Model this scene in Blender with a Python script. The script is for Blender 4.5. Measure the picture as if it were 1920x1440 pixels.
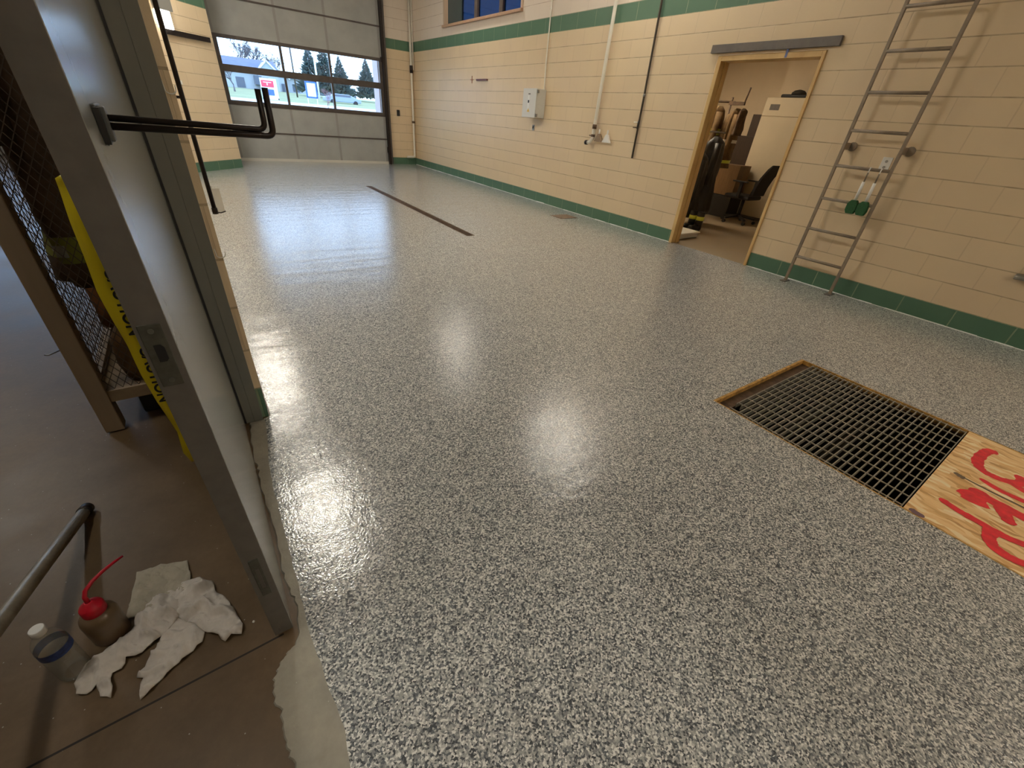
import bpy, bmesh, math, random
from mathutils import Vector, Matrix
from mathutils.geometry import delaunay_2d_cdt
random.seed(7)
R = math.radians
SC = bpy.context.scene
for o in list(bpy.data.objects): bpy.data.objects.remove(o)
COL = SC.collection

# ------------------------------------------------------------------ camera
cam_d = bpy.data.cameras.new('camera'); cam = bpy.data.objects.new('camera', cam_d); COL.objects.link(cam)
cam_d.sensor_width = 36; cam_d.lens = 782.68 / 1920 * 36; cam_d.clip_start = 0.02; cam_d.clip_end = 600
right = Vector((.8242, -.5609, .0779)); down = Vector((-.2469, -.4797, -.842)); fwd = Vector((.5096, .6747, -.5339))
M = Matrix((right, -down, -fwd)).transposed().to_4x4(); M.translation = (0, 0, 1.3358)
cam.matrix_world = M; SC.camera = cam
# ------------------------------------------------------------------ colour management
SC.view_settings.view_transform = 'Standard'; SC.view_settings.look = 'None'
SC.view_settings.gamma = 1; SC.view_settings.use_curve_mapping = False
SC.view_settings.exposure = 0.12
SC.cycles.use_denoising = True
SC.cycles.max_bounces = 8; SC.cycles.diffuse_bounces = 5; SC.cycles.glossy_bounces = 4
SC.cycles.transparent_max_bounces = 16; SC.cycles.sample_clamp_indirect = 6
SC.cycles.caustics_reflective = False; SC.cycles.caustics_refractive = False
# ------------------------------------------------------------------ overcast daylight
w = bpy.data.worlds.new('overcast_sky'); SC.world = w; w.use_nodes = True
nt = w.node_tree; nt.nodes.clear()
out = nt.nodes.new('ShaderNodeOutputWorld'); bg = nt.nodes.new('ShaderNodeBackground')
tc = nt.nodes.new('ShaderNodeTexCoord'); sp = nt.nodes.new('ShaderNodeSeparateXYZ'); rp = nt.nodes.new('ShaderNodeValToRGB')
nt.links.new(tc.outputs['Generated'], sp.inputs[0]); nt.links.new(sp.outputs['Z'], rp.inputs[0])
rp.color_ramp.elements[0].position = 0.0; rp.color_ramp.elements[0].color = (.47, .70, 1, 1)
rp.color_ramp.elements[1].position = .5; rp.color_ramp.elements[1].color = (.38, .60, 1, 1)
nt.links.new(rp.outputs[0], bg.inputs[0]); bg.inputs[1].default_value = 4.6
nt.links.new(bg.outputs[0], out.inputs[0])
LAMP = 50.0          # strength of the ceiling fixtures in the coated bay
LAMPC = (1.0, .935, .82)
# (x, y, z, strength factor)
FIXTURES = [(4.95, 4.75, 4.3, .6), (4.95, 9.3, 4.3, .4), (.42, 5.3, 4.3, 1.4), (.42, 9.6, 4.3, 1.6), (5.05, -2.9, 4.3, .6), (.55, -2.9, 4.3, .6), (-1.3, 1.2, 4.3, .55), (-3.6, 7.6, 4.3, 1.2)]  # unseen pair behind the camera and far left-bay fixture are added fill

# ------------------------------------------------------------------ materials
MATS = {}
class NB:
    def __init__(s, name):
        s.m = bpy.data.materials.new(name); s.m.use_nodes = True; s.t = s.m.node_tree
        s.b = s.t.nodes['Principled BSDF']; s.out = s.t.nodes['Material Output']
    def n(s, typ, **k):
        x = s.t.nodes.new(typ)
        for a, v in k.items(): setattr(x, a, v)
        return x
    def l(s, a, b): s.t.links.new(a, b)
    def coords(s, kind='Object', scale=(1, 1, 1), loc=(0, 0, 0)):
        tc = s.n('ShaderNodeTexCoord'); mp = s.n('ShaderNodeMapping')
        mp.inputs['Scale'].default_value = scale; mp.inputs['Location'].default_value = loc
        s.l(tc.outputs[kind], mp.inputs[0]); return mp.outputs[0]
    def noise(s, vec, scale, detail=4, rough=.6, dim='3D'):
        x = s.n('ShaderNodeTexNoise', noise_dimensions=dim); x.inputs['Scale'].default_value = scale
        x.inputs['Detail'].default_value = detail; x.inputs['Roughness'].default_value = rough
        s.l(vec, x.inputs['Vector']); return x.outputs['Fac']
    def ramp(s, fac, stops, interp='LINEAR'):
        x = s.n('ShaderNodeValToRGB'); cr = x.color_ramp; cr.interpolation = interp
        while len(cr.elements) < len(stops): cr.elements.new(.5)
        for e, (p, c) in zip(cr.elements, stops): e.position = p; e.color = (*c, 1)
        s.l(fac, x.inputs[0]); return x.outputs[0]
    def mix(s, f, a, b, blend='MIX'):
        x = s.n('ShaderNodeMix', data_type='RGBA', blend_type=blend)
        for i, v in ((0, f), (6, a), (7, b)):
            if hasattr(v, 'links'): s.l(v, x.inputs[i])
            elif i == 0: x.inputs[0].default_value = v
            else: x.inputs[i].default_value = (*v, 1)
        return x.outputs[2]
    def math(s, op, a, b=0.0, c=None):
        x = s.n('ShaderNodeMath', operation=op)
        for i, v in enumerate((a, b) if c is None else (a, b, c)):
            if hasattr(v, 'links'): s.l(v, x.inputs[i])
            else: x.inputs[i].default_value = v
        return x.outputs[0]
    def bump(s, h, strength=.3, dist=.01, target='Normal'):
        x = s.n('ShaderNodeBump'); x.inputs['Strength'].default_value = strength; x.inputs['Distance'].default_value = dist
        s.l(h, x.inputs['Height']); s.l(x.outputs[0], s.b.inputs[target]); return x

def mat(name, c, rough=.5, metal=0, noise=0, nscale=20, coat=0, bump=0, trans=0, alpha=1, emit=0, spec=.5):
    if name in MATS: return MATS[name]
    q = NB(name); b = q.b
    b.inputs['Base Color'].default_value = (*c, 1); b.inputs['Roughness'].default_value = rough
    b.inputs['Metallic'].default_value = metal; b.inputs['Coat Weight'].default_value = coat
    b.inputs['Specular IOR Level'].default_value = spec
    b.inputs['Transmission Weight'].default_value = trans; b.inputs['Alpha'].default_value = alpha
    if emit: b.inputs['Emission Color'].default_value = (*c, 1); b.inputs['Emission Strength'].default_value = emit
    v = q.coords('Object')
    f = q.noise(v, nscale, 5)
    if noise:
        lo = tuple(max(0, x * (1 - noise)) for x in c); hi = tuple(min(1, x * (1 + noise)) for x in c)
        q.l(q.ramp(f, [(.3, lo), (.7, hi)]), b.inputs['Base Color'])
    if bump: q.bump(f, bump, .004)
    MATS[name] = q.m; return q.m

def block_mat():
    q = NB('painted_concrete_block'); b = q.b
    uv = q.coords('UV'); br = q.n('ShaderNodeTexBrick', offset=.5, offset_frequency=2, squash=1)
    q.l(uv, br.inputs['Vector'])
    for k, v in (('Scale', 1), ('Mortar Size', .0055), ('Mortar Smooth', .3), ('Bias', 0), ('Brick Width', .4064), ('Row Height', .2032)):
        br.inputs[k].default_value = v
    br.inputs['Color1'].default_value = (.0, .0, .0, 1); br.inputs['Color2'].default_value = (1, 1, 1, 1); br.inputs['Mortar'].default_value = (.5, .5, .5, 1)
    sx = q.n('ShaderNodeSeparateXYZ'); q.l(uv, sx.inputs[0])
    wob = q.math('MULTIPLY', q.math('SUBTRACT', q.noise(uv, 45, 2), .5), .012)
    v = q.math('ADD', sx.outputs['Y'], wob)
    n1 = q.noise(uv, 1.6, 4); n2 = q.noise(uv, 130, 3)
    tan = q.mix(q.math('MULTIPLY', br.outputs['Color'], .5), (.76, .61, .40), (.70, .555, .355))
    tan = q.mix(q.ramp(n1, [(.35, (0, 0, 0)), (.7, (.5, .5, .5))]), tan, (.69, .54, .375))
    cream = q.mix(q.math('MULTIPLY', br.outputs['Color'], .35), (.78, .68, .57), (.73, .63, .52))
    green = q.mix(n1, (.07, .15, .095), (.095, .185, .12))
    m_up = q.math('GREATER_THAN', v, 2.8448); m_band = q.math('MULTIPLY', q.math('GREATER_THAN', v, 2.6416), q.math('LESS_THAN', v, 2.8448))
    m_base = q.math('LESS_THAN', v, .2032); m_g = q.math('MAXIMUM', m_band, m_base)
    col = q.mix(m_up, tan, cream); col = q.mix(m_g, col, green)
    mort = q.mix(m_g, (.38, .28, .17), (.24, .30, .19)); mort = q.mix(m_up, mort, (.48, .36, .27))
    mf = q.math('MULTIPLY', br.outputs['Fac'], q.ramp(q.noise(uv, 5, 3), [(.3, (.35,) * 3), (.65, (1,) * 3)]))
    fz = q.math('FRACT', q.math('DIVIDE', sx.outputs['Y'], .2032)); hz = q.math('GREATER_THAN', q.math('ABSOLUTE', q.math('SUBTRACT', fz, .5)), .478)
    mf = q.math('MULTIPLY', mf, q.math('MULTIPLY_ADD', q.math('MAXIMUM', hz, m_g), .70, .26))
    col = q.mix(mf, col, mort)
    q.l(col, b.inputs['Base Color'])
    b.inputs['Roughness'].default_value = .42; b.inputs['Specular IOR Level'].default_value = .35
    h = q.math('ADD', q.math('MULTIPLY', q.math('SUBTRACT', 1.0, br.outputs['Fac']), 1.0), q.math('MULTIPLY', n2, .35))
    q.bump(h, .45, .003)
    return q.m
def epoxy_mat():
    q = NB('flake_epoxy_coating'); b = q.b
    v = q.coords('Object')
    w1 = q.n('ShaderNodeTexVoronoi', voronoi_dimensions='2D', feature='F1'); w1.inputs['Scale'].default_value = 225; w1.inputs['Randomness'].default_value = 1
    wn = q.n('ShaderNodeTexNoise', noise_dimensions='2D'); wn.inputs['Scale'].default_value = 260; wn.inputs['Detail'].default_value = 1; q.l(v, wn.inputs['Vector'])
    off = q.n('ShaderNodeVectorMath', operation='MULTIPLY_ADD'); q.l(wn.outputs['Color'], off.inputs[0]); off.inputs[1].default_value = (.006, .006, 0); q.l(v, off.inputs[2])
    q.l(off.outputs[0], w1.inputs['Vector'])
    s = q.n('ShaderNodeSeparateColor'); q.l(w1.outputs['Color'], s.inputs[0])
    c = q.ramp(s.outputs[0], [(0, (.03, .038, .05)), (.15, (.095, .112, .133)), (.29, (.225, .238, .245)), (.46, (.37, .38, .37)), (.65, (.55, .555, .535)), (.83, (.83, .835, .80))], 'CONSTANT')
    big = q.noise(v, 1.3, 3)
    c = q.mix(.08, c, q.ramp(big, [(.3, (.30, .30, .28)), (.7, (.5, .48, .43))]))
    q.l(c, b.inputs['Base Color'])
    b.inputs['Roughness'].default_value = .5; b.inputs['Specular IOR Level'].default_value = .3
    b.inputs['Coat Weight'].default_value = 1; b.inputs['Coat Roughness'].default_value = .085; b.inputs['Coat IOR'].default_value = 1.55
    h = q.math('ADD', q.noise(v, 120, 2, .5), q.math('MULTIPLY', q.noise(v, 22, 2, .5), 1.2))
    h = q.math('ADD', h, q.math('MULTIPLY', q.noise(q.coords('Object', (.5, 2.6, 1)), 2.0, 3, .5), 5.0))
    x = q.bump(h, .42, .0022, 'Coat Normal'); 
    return q.m
def concrete_mat(name, c1, c2, rough=.45, scale=1.5, spec=.5, bump=.15):
    q = NB(name); v = q.coords('Object')
    f = q.noise(v, scale, 8, .65); g = q.noise(v, 60, 4)
    c = q.ramp(f, [(.3, c1), (.7, c2)]); c = q.mix(q.math('MULTIPLY', g, .35), c, tuple(x * .6 for x in c1))
    spk = q.n('ShaderNodeTexVoronoi'); spk.inputs['Scale'].default_value = 28; q.l(v, spk.inputs['Vector'])
    sm = q.math('LESS_THAN', spk.outputs['Distance'], .045)
    c = q.mix(q.math('MULTIPLY', sm, .7), c, (.5, .48, .42))
    q.l(c, q.b.inputs['Base Color']); q.b.inputs['Specular IOR Level'].default_value = spec
    q.l(q.ramp(f, [(.3, (rough,) * 3), (.7, (rough + .2,) * 3)]), q.b.inputs['Roughness'])
    q.bump(g, bump, .003); return q.m
def wood_mat(name, c1, c2, scale=(6, 60, 6), rough=.5):
    q = NB(name); v = q.coords('Object', scale)
    f = q.noise(v, 1, 6); q.l(q.ramp(f, [(.3, c1), (.7, c2)]), q.b.inputs['Base Color']); q.b.inputs['Roughness'].default_value = rough
    q.bump(f, .15, .002); return q.m
def osb_mat():
    q = NB('oriented_strand_board'); v = q.coords('Object', (1, 1, 1))
    wn = q.n('ShaderNodeTexNoise'); wn.inputs['Scale'].default_value = 9; q.l(v, wn.inputs['Vector'])
    off = q.n('ShaderNodeVectorMath', operation='MULTIPLY_ADD'); q.l(wn.outputs['Color'], off.inputs[0]); off.inputs[1].default_value = (.07, .07, 0); q.l(v, off.inputs[2])
    mp = q.n('ShaderNodeMapping'); mp.inputs['Scale'].default_value = (60, 14, 1); mp.inputs['Rotation'].default_value = (0, 0, .12); q.l(off.outputs[0], mp.inputs[0])
    vo = q.n('ShaderNodeTexVoronoi', voronoi_dimensions='2D'); vo.inputs['Scale'].default_value = 1; q.l(mp.outputs[0], vo.inputs['Vector'])
    s = q.n('ShaderNodeSeparateColor'); q.l(vo.outputs['Color'], s.inputs[0])
    c = q.ramp(s.outputs[0], [(0, (.55, .28, .10)), (.3, (.80, .50, .21)), (.7, (.92, .64, .32)), (1, (1, .84, .55))])
    st = q.noise(q.coords('Object', (70, 8, 8)), 1, 5); c = q.mix(q.math('MULTIPLY', st, .25), c, (.80, .50, .22))
    q.l(c, q.b.inputs['Base Color']); q.b.inputs['Roughness'].default_value = .38
    q.bump(s.outputs[1], .3, .002); return q.m
def glass_mat(name, tint=(1, 1, 1), gloss=.06):
    q = NB(name); t = q.t; t.nodes.remove(q.b)
    tr = q.n('ShaderNodeBsdfTransparent'); tr.inputs[0].default_value = (*tint, 1)
    gl = q.n('ShaderNodeBsdfGlossy'); gl.inputs['Roughness'].default_value = .03
    lw = q.n('ShaderNodeLayerWeight'); lw.inputs[0].default_value = .5
    ff = q.math('MULTIPLY_ADD', q.math('POWER', lw.outputs['Facing'], 4.0), .55, .045)
    mx = q.n('ShaderNodeMixShader'); q.l(ff, mx.inputs[0]); q.l(tr.outputs[0], mx.inputs[1]); q.l(gl.outputs[0], mx.inputs[2])
    q.l(mx.outputs[0], q.out.inputs[0]); return q.m

M_BLOCK = block_mat(); M_EPOXY = epoxy_mat()
M_CONC = concrete_mat('dirty_concrete_floor', (.085, .055, .028), (.24, .16, .09), .31, 1.1, .35)
M_PATCH = concrete_mat('levelling_compound', (.30, .28, .23), (.42, .39, .32), .55, 9, .4, .4)
M_ROOMFLOOR = concrete_mat('worn_room_floor', (.22, .165, .10), (.34, .26, .165), .4, 3)
M_CEIL = mat('painted_ceiling', (.55, .53, .48), .8, noise=.05)
M_CREAM = mat('cream_painted_wall', (.66, .55, .40), .6, noise=.04, nscale=3, bump=.05)
M_OSB = osb_mat()
M_FRAME = wood_mat('tan_door_frame_paint', (.50, .31, .11), (.70, .49, .21), (4, 4, 1.5), .45)
M_LINTEL = mat('grey_brown_steel', (.115, .10, .088), .5, noise=.15, nscale=12)
M_LEAF = mat('grey_door_paint', (.27, .275, .25), .22, noise=.05, nscale=6, coat=.0, bump=.05, spec=.8)
M_LEAFEDGE = mat('grey_door_edge_paint', (.135, .122, .105), .45, noise=.10, nscale=30, bump=.05)
M_JAMB = mat('grey_frame_paint', (.16, .16, .137), .35, noise=.08, nscale=5, coat=.2)
M_STEEL = mat('dull_steel', (.30, .29, .26), .38, .85, noise=.15, nscale=40)
M_DARK = mat('dark_bronze_steel', (.022, .014, .011), .42, .3, noise=.3, nscale=30)
M_BLACK = mat('black_plastic', (.012, .012, .013), .45)
M_LADDER = mat('ladder_paint', (.24, .19, .135), .5, noise=.15, nscale=15)
M_PVC = mat('white_pipe_paint', (.78, .74, .64), .4, noise=.05, nscale=9)
M_WHITE = mat('white_plastic', (.80, .79, .75), .35)
M_PANEL = mat('panel_grey_paint', (.60, .59, .54), .4, noise=.03)
M_GDOOR = mat('garage_door_skin', (.36, .365, .345), .5, noise=.10, nscale=2.5)
M_GFRAME = mat('garage_door_rail', (.075, .06, .052), .45, noise=.2, nscale=10)
M_RUST = mat('rusted_steel', (.10, .06, .035), .6, .3, noise=.5, nscale=18, bump=.2)
M_GRATE = mat('galvanised_grating', (.34, .31, .25), .5, .3, noise=.2, nscale=30)
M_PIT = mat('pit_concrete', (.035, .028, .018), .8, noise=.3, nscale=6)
M_GREEN = mat('green_brush_bristle', (.012, .085, .022), .7, noise=.4, nscale=120, bump=.4)
M_GLASS = glass_mat('window_glass'); M_TINT = glass_mat('sky_tone_glass', (.075, .115, .17))  # dimmer blue sky behind the high window is put into the pane colour
M_YELLOW = mat('yellow_tape', (.78, .62, .02), .4)
M_RED = mat('red_spray_paint', (.78, .03, .05), .35, noise=.2, nscale=25)

# ------------------------------------------------------------------ mesh helpers
class MB:
    def __init__(s): s.bm = bmesh.new(); s.uv = s.bm.loops.layers.uv.new('UVMap')
    def box(s, x0, x1, y0, y1, z0, z1, mi=0):
        x0, x1 = sorted((x0, x1)); y0, y1 = sorted((y0, y1)); z0, z1 = sorted((z0, z1))
        v = [s.bm.verts.new(p) for p in ((x0, y0, z0), (x1, y0, z0), (x1, y1, z0), (x0, y1, z0), (x0, y0, z1), (x1, y0, z1), (x1, y1, z1), (x0, y1, z1))]
        for f in ((0, 3, 2, 1), (4, 5, 6, 7), (0, 1, 5, 4), (1, 2, 6, 5), (2, 3, 7, 6), (3, 0, 4, 7)):
            s.bm.faces.new([v[i] for i in f]).material_index = mi
        return s
    def bar(s, a, b, w, h=None, up=(0, 0, 1)):      # rectangular bar from a to b
        a, b = Vector(a), Vector(b); d = (b - a).normalized(); up = Vector(up)
        if abs(d.dot(up)) > .95: up = Vector((1, 0, 0))
        r = d.cross(up).normalized(); u = r.cross(d).normalized(); h = h or w
        ring = [r * i * w / 2 + u * j * h / 2 for i, j in ((-1, -1), (1, -1), (1, 1), (-1, 1))]
        A = [s.bm.verts.new(a + q) for q in ring]; B = [s.bm.verts.new(b + q) for q in ring]
        s.bm.faces.new(A[::-1]); s.bm.faces.new(B)
        for i in range(4): s.bm.faces.new((A[i], A[(i + 1) % 4], B[(i + 1) % 4], B[i]))
        return s
    def tube(s, pts, rad, n=12, closed=False):
        pts = [Vector(p) for p in pts]; rings = []; m = len(pts)
        rads = rad if isinstance(rad, (list, tuple)) else [rad] * m
        up = Vector((0, 0, 1))
        d0 = (pts[1] - pts[0]).normalized()
        if abs(d0.dot(up)) > .9: up = Vector((0, 1, 0))
        for i, p in enumerate(pts):
            a = pts[max(i - 1, 0)]; b = pts[min(i + 1, m - 1)]
            if closed: a = pts[i - 1]; b = pts[(i + 1) % m]
            d = (b - a).normalized(); r = d.cross(up)
            if r.length < 1e-4: r = d.cross(Vector((1, 0, 0)))
            r.normalize(); u = r.cross(d).normalized(); up = u
            rings.append([s.bm.verts.new(p + (r * math.cos(t) + u * math.sin(t)) * rads[i]) for t in [2 * math.pi * k / n for k in range(n)]])
        for i in range(m if closed else m - 1):
            A, B = rings[i], rings[(i + 1) % m]
            for k in range(n): s.bm.faces.new((A[k], A[(k + 1) % n], B[(k + 1) % n], B[k])).smooth = True
        if not closed: s.bm.faces.new(rings[0][::-1]); s.bm.faces.new(rings[-1])
        return s
    def lathe(s, prof, n=24, c=(0, 0, 0), cap=True, smooth=True):
        rings = []
        for r, z in prof:
            rings.append([s.bm.verts.new((c[0] + r * math.cos(2 * math.pi * k / n), c[1] + r * math.sin(2 * math.pi * k / n), c[2] + z)) for k in range(n)])
        for A, B in zip(rings, rings[1:]):
            for k in range(n): s.bm.faces.new((A[k], A[(k + 1) % n], B[(k + 1) % n], B[k])).smooth = smooth
        if cap: s.bm.faces.new(rings[0][::-1]); s.bm.faces.new(rings[-1])
        return s
    def prism(s, outline, h0, h1, axis='z'):
        def P(a, b, h): return {'z': (a, b, h), 'y': (a, h, b), 'x': (h, a, b)}[axis]
        A = [s.bm.verts.new(P(a, b, h0)) for a, b in outline]; B = [s.bm.verts.new(P(a, b, h1)) for a, b in outline]
        s.bm.faces.new(A[::-1]); s.bm.faces.new(B); n = len(outline)
        for i in range(n): s.bm.faces.new((A[i], A[(i + 1) % n], B[(i + 1) % n], B[i]))
        return s
    def ribbon(s, pts, w, z0, z1, seg=None):        # flat stroke in the xy plane with thickness, rounded ends
        pts = [Vector((p[0], p[1])) for p in pts]; fine = []
        for i in range(len(pts) - 1):
            p0 = pts[max(i - 1, 0)]; p1 = pts[i]; p2 = pts[i + 1]; p3 = pts[min(i + 2, len(pts) - 1)]
            for k in range(6):
                t = k / 6
                fine.append(.5 * ((2 * p1) + (p2 - p0) * t + (2 * p0 - 5 * p1 + 4 * p2 - p3) * t * t + (3 * p1 - p0 - 3 * p2 + p3) * t ** 3))
        fine.append(pts[-1]); L = []; Rr = []; n = len(fine)
        for i, p in enumerate(fine):
            d = (fine[min(i + 1, n - 1)] - fine[max(i - 1, 0)]).normalized(); q = Vector((-d.y, d.x))
            e = min(1, .35 + min(i, n - 1 - i) / 2.5) * (w / 2) * random.uniform(.85, 1.12)
            L.append(p + q * e); Rr.append(p - q * e)
        for A, B, C_, D_ in zip(L, L[1:], Rr[1:], Rr):
            top = [s.bm.verts.new((p.x, p.y, z1)) for p in (A, D_, C_, B)]
            s.bm.faces.new(top)
        return s
    def build(s, name, m, parent=None, uv=None, bevel=0, smooth=False, loc=None):
        bm = s.bm; bmesh.ops.recalc_face_normals(bm, faces=bm.faces)
        if uv:
            for f in bm.faces:
                for l in f.loops: l[s.uv].uv = uv(l.vert.co, f.normal)
        me = bpy.data.meshes.new(name); bm.to_mesh(me); bm.free()
        o = bpy.data.objects.new(name, me); COL.objects.link(o)
        for x in (m if isinstance(m, (list, tuple)) else [m]): me.materials.append(x)
        if smooth:
            for p in me.polygons: p.use_smooth = True
        if bevel:
            b = o.modifiers.new('edge', 'BEVEL'); b.width = bevel; b.segments = 2; b.limit_method = 'ANGLE'
        if parent: o.parent = parent; o.matrix_parent_inverse = Matrix.Translation(-Vector(parent.location)) if parent.type == 'EMPTY' and not parent.rotation_euler[2] else Matrix()
        return o
def tag(o, label=None, cat=None, group=None, kind=None):
    if label: o['label'] = label
    if cat: o['category'] = cat
    if group: o['group'] = group
    if kind: o['kind'] = kind
    return o
def thing(name, label, cat, loc=(0, 0, 0), group=None, kind=None):
    o = bpy.data.objects.new(name, None); COL.objects.link(o); o.location = loc; o.empty_display_size = .1
    return tag(o, label, cat, group, kind)
def copy_tree(o, parent=None):
    c = o.copy(); COL.objects.link(c)
    if parent: c.parent = parent; c.matrix_parent_inverse = o.matrix_parent_inverse.copy()
    for ch in list(o.children): copy_tree(ch, c)
    return c

# block coursing: u runs along the wall, v = height + .0364 so the first joint falls at the top of the green base
def uvx(co, n): return ((co.y - 1.4356 + .2032), co.z + .0364) if abs(n.x) > .5 else ((co.x + .2), co.z + .0364)

# ------------------------------------------------------------------ floors
H_PIT = (2.265, 3.41, -1.3, .975); H_TR = (2.78, 2.905, 4.955, 9.08)
def grid_floor(mb, xs, ys, holes, z):
    xs = sorted(set(xs)); ys = sorted(set(ys))
    for x0, x1 in zip(xs, xs[1:]):
        for y0, y1 in zip(ys, ys[1:]):
            cx, cy = (x0 + x1) / 2, (y0 + y1) / 2
            if any(h[0] < cx < h[1] and h[2] < cy < h[3] for h in holes): continue
            mb.bm.faces.new([mb.bm.verts.new(p) for p in ((x0, y0, z), (x1, y0, z), (x1, y1, z), (x0, y1, z))])
mb = MB(); hs = (H_PIT, H_TR)
XS = [.1, 5.56] + [h[i] for h in hs for i in (0, 1)]; YS = [-5, 12.97] + [h[i] for h in hs for i in (2, 3)]
grid_floor(mb, XS, YS, hs, 0)
edge = [(-.03, -5), (-.035, .2), (-.035, .45), (-.028, .53), (-.03, .60), (-.038, .64), (-.038, .72), (-.048, .82), (-.042, .99), (-.042, 1.23), (-.038, 1.53), (-.03, 1.66), (-.018, 1.75), (-.004, 1.92), (.0, 1.99), (.03, 2.0), (.03, 12.97)]
rng = random.Random(3)
e2 = []
for a, b in zip(edge, edge[1:]):
    n = max(1, int((b[1] - a[1]) / .03)) if b[1] < 2 and a[1] > 0 else 1
    for k in range(n):
        t = k / n; e2.append((a[0] + (b[0] - a[0]) * t + (rng.uniform(-.0022, .0022) if n > 1 else 0), a[1] + (b[1] - a[1]) * t))
e2.append(edge[-1])
for a, b in zip(e2, e2[1:]):
    if b[1] - a[1] < 1e-6: continue
    mb.bm.faces.new([mb.bm.verts.new(p) for p in ((a[0], a[1], 0), (.1, a[1], 0), (.1, b[1], 0), (b[0], b[1], 0))])
    mb.bm.faces.new([mb.bm.verts.new(p) for p in ((a[0], a[1], 0), (b[0], b[1], 0), (b[0], b[1], -.006), (a[0], a[1], -.006))])
tag(mb.build('floor', M_EPOXY), 'glossy grey and white flake coated bay floor', kind='structure')
mb = MB(); grid_floor(mb, [-7, 5.7] + [H_PIT[0], H_PIT[1], H_TR[0], H_TR[1]], [-5, 13.2, H_PIT[2], H_PIT[3], H_TR[2], H_TR[3]], hs, -.006)
tag(mb.build('floor_concrete', M_CONC), 'dull dark concrete floor of the neighbouring bay', kind='structure')
# grey levelling patch in the doorway, jagged on the dark side
left = [(-.06, 1.99), (-.068, 1.93), (-.08, 1.7), (-.072, 1.62), (-.078, 1.56), (-.07, 1.31), (-.074, 1.1), (-.068, 1.01), (-.06, .95), (-.07, .84), (-.09, .81), (-.11, .80), (-.13, .78), (-.15, .75), (-.16, .71), (-.15, .66), (-.15, .61), (-.15, .57), (-.14, .52), (-.15, .45), (-.14, .3), (-.15, -.3)]
l2 = []
for a, b in zip(left, left[1:]):
    for k in range(5):
        t = k / 5; l2.append((a[0] + (b[0] - a[0]) * t + rng.uniform(-.005, .005), a[1] + (b[1] - a[1]) * t))
mb = MB()
top = [mb.bm.verts.new((x, y, -.0012)) for x, y in l2]; rt = [mb.bm.verts.new((.01, y, -.0012)) for x, y in l2]; lo = [mb.bm.verts.new((x - .004, y, -.0062)) for x, y in l2]
for i in range(len(l2) - 1):
    mb.bm.faces.new((top[i], top[i + 1], rt[i + 1], rt[i])); mb.bm.faces.new((top[i], lo[i], lo[i + 1], top[i + 1]))
tag(mb.build('floor_patch', M_PATCH), 'jagged pale grey levelling compound along the doorway', kind='structure')
# saw cut in the dark concrete
mb = MB(); pts = [(-.11, .862), (-.2, .859), (-.4, .854), (-.65, .848), (-1.6, .83), (-6.9, .75)]
for a, b in zip(pts, pts[1:]):
    mb.bm.faces.new([mb.bm.verts.new(p) for p in ((a[0], a[1] - .003, -.0055), (b[0], b[1] - .003, -.0055), (b[0], b[1] + .003, -.0055), (a[0], a[1] + .003, -.0055))])
tag(mb.build('trim_1', mat('joint_sealant', (.02, .014, .009), .7)), 'dark straight control joint in the dull concrete floor', kind='structure')

# ------------------------------------------------------------------ walls and ceiling
HC = 4.6
mb = MB(); XW = 5.541; T = .2
D0, D1, DZ = 2.64, 3.842, 2.165          # doorway to the gear room
for y0, y1, z0, z1 in ((-5, D0, 0, HC), (D0, D1, DZ, HC), (D1, 8.06, 0, HC), (8.06, 11.1, 0, 2.99), (8.06, 11.1, 4.1, HC), (11.1, 13.17, 0, HC)):
    mb.box(XW, XW + T, y0, y1, z0, z1)
tag(mb.build('wall_right', M_BLOCK, uv=uvx), 'long tan block wall with green bands', kind='structure')
mb = MB()
mb.box(4.83, XW, 12.975, 13.175, 0, HC); mb.box(.9, 4.83, 12.975, 13.175, 3.62, HC); mb.box(.023, .97, 12.975, 13.175, 0, HC)
tag(mb.build('wall_front', M_BLOCK, uv=uvx), 'block wall around the overhead door', kind='structure')
mb = MB()
mb.box(-.18, .023, 2.003, 13.175, 0, HC); mb.box(-.18, .023, -5, -.36, 0, HC); mb.box(-.18, .023, -.36, 2.003, 2.2, HC)
tag(mb.build('wall_left', M_BLOCK, uv=uvx), 'block wall dividing the two bays', kind='structure')
A = Vector((.023, 10.694)); B = Vector((.97, 11.654))
mb = MB(); mb.prism([(A.x, A.y), (B.x, B.y), (.97, 12.975), (.023, 12.975)], 0, HC)
dd = (B - A).normalized()
def uvp(co, n): return (((Vector((co.x, co.y)) - A).dot(dd)) + .32, co.z + .0364)
tag(mb.build('wall_splay', M_BLOCK, uv=uvp), 'angled tan block pier beside the overhead door', kind='structure')
mb = MB(); mb.box(-7, 5.741, -5.2, -5, 0, HC)
tag(mb.build('wall_back', M_BLOCK, uv=uvx), 'block wall behind the camera', kind='structure')
mb = MB(); mb.box(-7.2, -7, -5, 13.175, 0, HC); 
tag(mb.build('wall_far_left', M_CREAM), 'outer wall of the neighbouring bay', kind='structure')
mb = MB()
for x0, x1, z0, z1 in ((-7, -5.2, 0, HC), (-1.6, -.18, 0, HC), (-5.2, -1.6, 0, 1.2), (-5.2, -1.6, 2.35, HC)): mb.box(x0, x1, 12.975, 13.175, z0, z1)
tag(mb.build('wall_front_left', M_GDOOR), 'front wall of the neighbouring bay with window band', kind='structure')
mb = MB(); mb.box(-7.2, 5.741, -5.2, 13.175, HC, HC + .2)
tag(mb.build('ceiling', M_CEIL), 'pale ceiling over both bays', kind='structure')

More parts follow.
